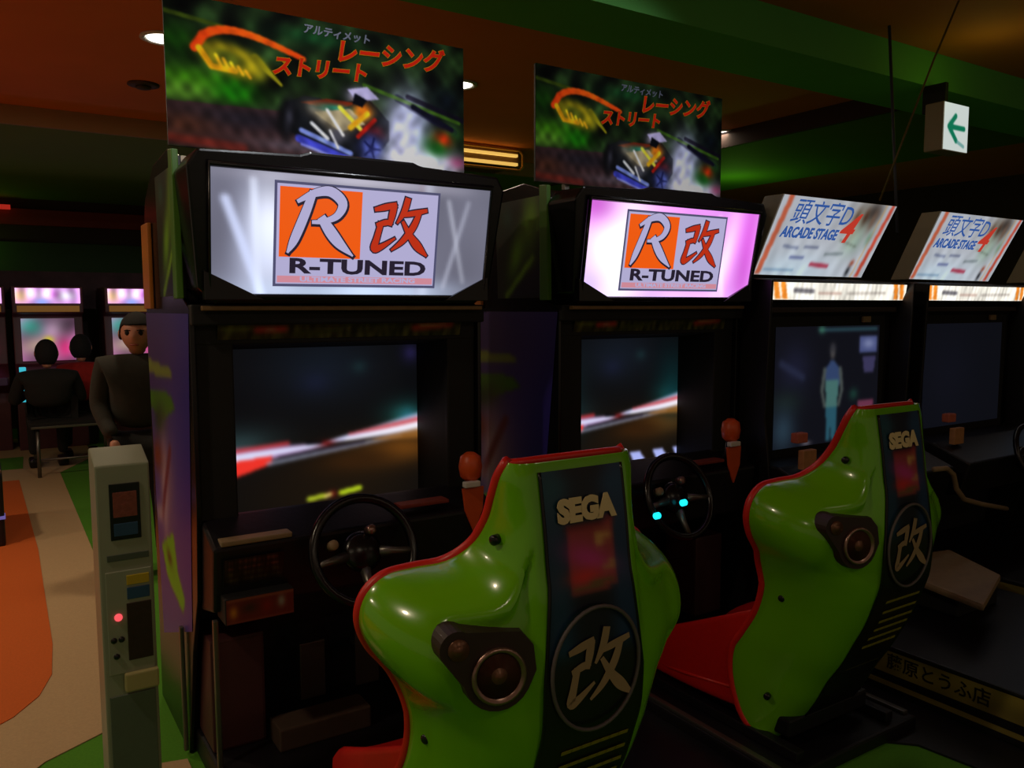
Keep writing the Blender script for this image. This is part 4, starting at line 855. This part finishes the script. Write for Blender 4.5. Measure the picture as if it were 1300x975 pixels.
def face_bits(c, h, f, r, hd):
    c = V(c); u = V((0, 0, 1))
    for s in (-1, 1):
        lathe('eye', c + (r * s * .14 + f * .375 + u * .04) * h, f, [(.001, -.01), (.016 * h / .24, 0), (.008, .006)], M_hair, hd, 12)
        tube('eyebrow', [c + (r * s * .07 + f * .405 + u * .095) * h, c + (r * s * .15 + f * .40 + u * .115) * h, c + (r * s * .22 + f * .35 + u * .09) * h], .0028, M_hair, hd, 6)
        lathe('ear', c + (r * s * .37 - f * .02 - u * .02) * h, r * s, [(.012, -.01), (.022, .0), (.026, .008), (.014, .012)], M_skin, hd, 14)
    tube('mouth', [c + (r * -.10 + f * .375 - u * .25) * h, c + (f * .405 - u * .245) * h, c + (r * .10 + f * .375 - u * .25) * h], .0035, mat('lips', (.55, .25, .22), .5), hd, 6)
def hair_cap(c, h, f, r, parent, low=-.15, grow=1.07, front=.22):
    c = V(c); u = V((0, 0, 1)); bm = bmesh.new(); NU, NV = 30, 16; g = []
    for i in range(NV + 1):
        row = []
        for j in range(NU):
            ph = 2 * math.pi * j / NU; ca = math.cos(ph)
            zlow = front if ca > .55 else (low + (front - low) * max(0, (ca + .1) / .65) ** 2 if ca > -.1 else low)
            th = math.acos(max(-1, min(1, zlow * 2))) * i / NV
            z = math.cos(th); s = math.sin(th); k = grow + .015 * math.sin(9 * ph) * s + .01 * math.sin(17 * ph + i)
            row.append(bm.verts.new(c + (r * (s * math.sin(ph) * .375 * k) + f * (s * ca * .435 * k) + u * (z * .5 * k)) * h))
        g.append(row)
    for i in range(NV):
        for j in range(NU):
            try: bm.faces.new((g[i][j], g[i][(j + 1) % NU], g[i + 1][(j + 1) % NU], g[i + 1][j]))
            except ValueError: pass
    bmesh.ops.remove_doubles(bm, verts=bm.verts, dist=1e-5); bmesh.ops.recalc_face_normals(bm, faces=bm.faces)
    o = finish('hair', bm, M_hair, parent, True); s = o.modifiers.new('t', 'SOLIDIFY'); s.thickness = .008
    return o
def hand(base, d, palmn, parent, s=1.0):
    """small hand with five curled fingers: d = finger direction, palmn = palm normal"""
    d = V(d).normalized(); pn = V(palmn).normalized(); a = d.cross(pn).normalized(); b = V(base)
    nodes = [(b, .026 * s), (b + d * .05 * s, (.036 * s, .018 * s)), (b + d * .085 * s, (.036 * s, .015 * s))]; edges = [(0, 1), (1, 2)]
    pm = skin_body('palm', nodes, edges, M_skin, parent, 1)
    for k, L in enumerate((.062, .072, .067, .052)):
        o = b + d * .085 * s + a * (-.028 + .019 * k) * s
        skin_body('finger', [(o, .0085 * s), (o + d * L * .45 * s + pn * .008 * s, .0085 * s), (o + d * L * .75 * s + pn * .028 * s, .0075 * s), (o + d * L * .85 * s + pn * .048 * s, .0065 * s)], [(0, 1), (1, 2), (2, 3)], M_skin, pm, 1)
    o = b + d * .03 * s - a * .03 * s
    skin_body('thumb', [(o, .0105 * s), (o - a * .022 * s + d * .028 * s + pn * .01 * s, .0095 * s), (o - a * .026 * s + d * .055 * s + pn * .022 * s, .008 * s)], [(0, 1), (1, 2)], M_skin, pm, 1)

# standing man facing the camera, partly behind the cabinet side
px, py = .715, 4.95
man = thing('person', (px, py, 0), 'person standing in a dark jacket beyond the card terminal, facing the camera', 'person')
def PV(dx, dy, z): return (px + dx, py + dy, z)
k = .885
skin_body('trousers', [(PV(0, 0, .90 * k), (.15, .11)), (PV(.09, 0, .84 * k), .095), (PV(.10, -.01, .48 * k), .065), (PV(.10, .02, .10 * k), .045), (PV(-.09, 0, .84 * k), .095), (PV(-.11, -.02, .48 * k), .065), (PV(-.12, .0, .10 * k), .045)], [(0, 1), (1, 2), (2, 3), (0, 4), (4, 5), (5, 6)], M_coat, man)
skin_body('jacket', [(PV(0, 0, .93 * k), (.17, .12)), (PV(0, 0, 1.12 * k), (.165, .12)), (PV(0, .0, 1.32 * k), (.185, .12)), (PV(0, 0, 1.43 * k), (.08, .075)),
                     (PV(.20, 0, 1.36 * k), .062), (PV(.26, .02, 1.10 * k), .052), (PV(.24, -.10, .88 * k), .042), (PV(-.175, 0, 1.355 * k), .06), (PV(-.205, .02, 1.10 * k), .052), (PV(-.16, -.14, .92 * k), .042)],
          [(0, 1), (1, 2), (2, 3), (2, 4), (4, 5), (5, 6), (2, 7), (7, 8), (8, 9)], M_coatg, man)
skin_body('neck', [(PV(0, 0, 1.40 * k), .055), (PV(0, -.01, 1.50 * k), .052)], [(0, 1)], M_skin, man, 2)
hc = PV(0.0, -.015, 1.365); fd = (.10 - px * 1.0 * .6, -1, -.05)
hd, f_, r_ = head_mesh('head', hc, .225, fd, M_skin, man); face_bits(hc, .225, f_, r_, hd); hair_cap(hc, .225, f_, r_, man)
hand(PV(.24, -.11, .87 * k), (0, -.1, -1), (-1, 0, 0), man); hand(PV(-.16, -.15, .91 * k), (0.2, -.3, -.9), (1, 0, 0), man)
for s in (-1, 1): box('shoe', px + s * .11 - .045, px + s * .11 + .045, py - .16, py + .09, 0, .085, M_blackg, man, .025)

def seated(px, py, coat, label, hz, w=1.0, bagx=0):
    T = thing('person', (px, py, .53), label, 'person', 'people seated at the far game cabinets')
    P_ = lambda dx, dy, z: (px + dx, py + dy, z)
    skin_body('trousers', [(P_(0, .0, .62), (.17 * w, .12)), (P_(.10, .22, .60), .085), (P_(.12, .44, .57), .065), (P_(.12, .47, .12), .045), (P_(-.10, .22, .60), .085), (P_(-.12, .44, .57), .065), (P_(-.12, .47, .12), .045)], [(0, 1), (1, 2), (2, 3), (0, 4), (4, 5), (5, 6)], M_coat, T)
    skin_body('coat', [(P_(0, 0, .60), (.19 * w, .14)), (P_(0, 0, .80), (.18 * w, .13)), (P_(0, .02, hz - .36), (.20 * w, .12)), (P_(0, .03, hz - .245), (.09, .08)),
                       (P_(.19 * w, .03, hz - .33), .062), (P_(.25 * w, .12, hz - .55), .052), (P_(.16, .36, hz - .50), .042), (P_(-.19 * w, .03, hz - .33), .062), (P_(-.25 * w, .12, hz - .55), .052), (P_(-.16, .36, hz - .50), .042)],
              [(0, 1), (1, 2), (2, 3), (2, 4), (4, 5), (5, 6), (2, 7), (7, 8), (8, 9)], coat, T)
    skin_body('neck', [(P_(0, .03, hz - .26), .05), (P_(0, .04, hz - .18), .05)], [(0, 1)], M_skin, T, 1)
    c_ = P_(0, .05, hz - .115); h_, f_, r_ = head_mesh('head', c_, .23, (0, 1, -.05), M_skin, T); face_bits(c_, .23, f_, r_, h_); hair_cap(c_, .23, f_, r_, T, low=-.40, grow=1.10)
    hand(P_(.16, .37, hz - .50), (0, 1, 0), (0, 0, -1), T); hand(P_(-.16, .37, hz - .50), (0, 1, 0), (0, 0, -1), T)
    for s in (-1, 1): box('shoe', px + s * .12 - .045, px + s * .12 + .045, py + .42, py + .66, 0, .085, M_blackg, T, .025)
    return T
seated(.47, 8.42, M_coat, 'person seated on the bench in a black coat, seen from behind', 1.22, 1.1)
seated(.78, 8.80, M_redcloth, 'person seated in a dark red jacket, seen from behind, right of the black coat', 1.25, .95)

# added spots without fixtures that brighten the two race posters
def spot_at(name, loc, tgt, e, col, ang):
    d = V(tgt) - V(loc); o = lamp(name, 'SPOT', loc, e, col, .05, spot=ang); o.rotation_euler = d.to_track_quat('-Z', 'Y').to_euler(); return o
spot_at('poster_fill_spot', (XC, 1.0, 2.9), (XC, 2.7, 2.22), 85, (.92, .95, 1.0), math.radians(46))
spot_at('poster_fill_spot', (XC + 1.35, 1.0, 2.9), (XC + 1.35, 2.7, 2.22), 55, (.92, .95, 1.0), math.radians(46))
# small coloured glows on the ceiling beams
lamp('beam_glow_lamp', 'POINT', (4.75, 2.50, 2.72), .45, (.6, .8, .05), .1)
lamp('soffit_glow_lamp', 'POINT', (6.7, 6.1, 2.45), 3.5, (.35, 1.0, .1), .05)
lamp('left_glow_lamp', 'POINT', (-.1, 11.6, 2.2), 1.0, (.4, 1.0, .1), .05)
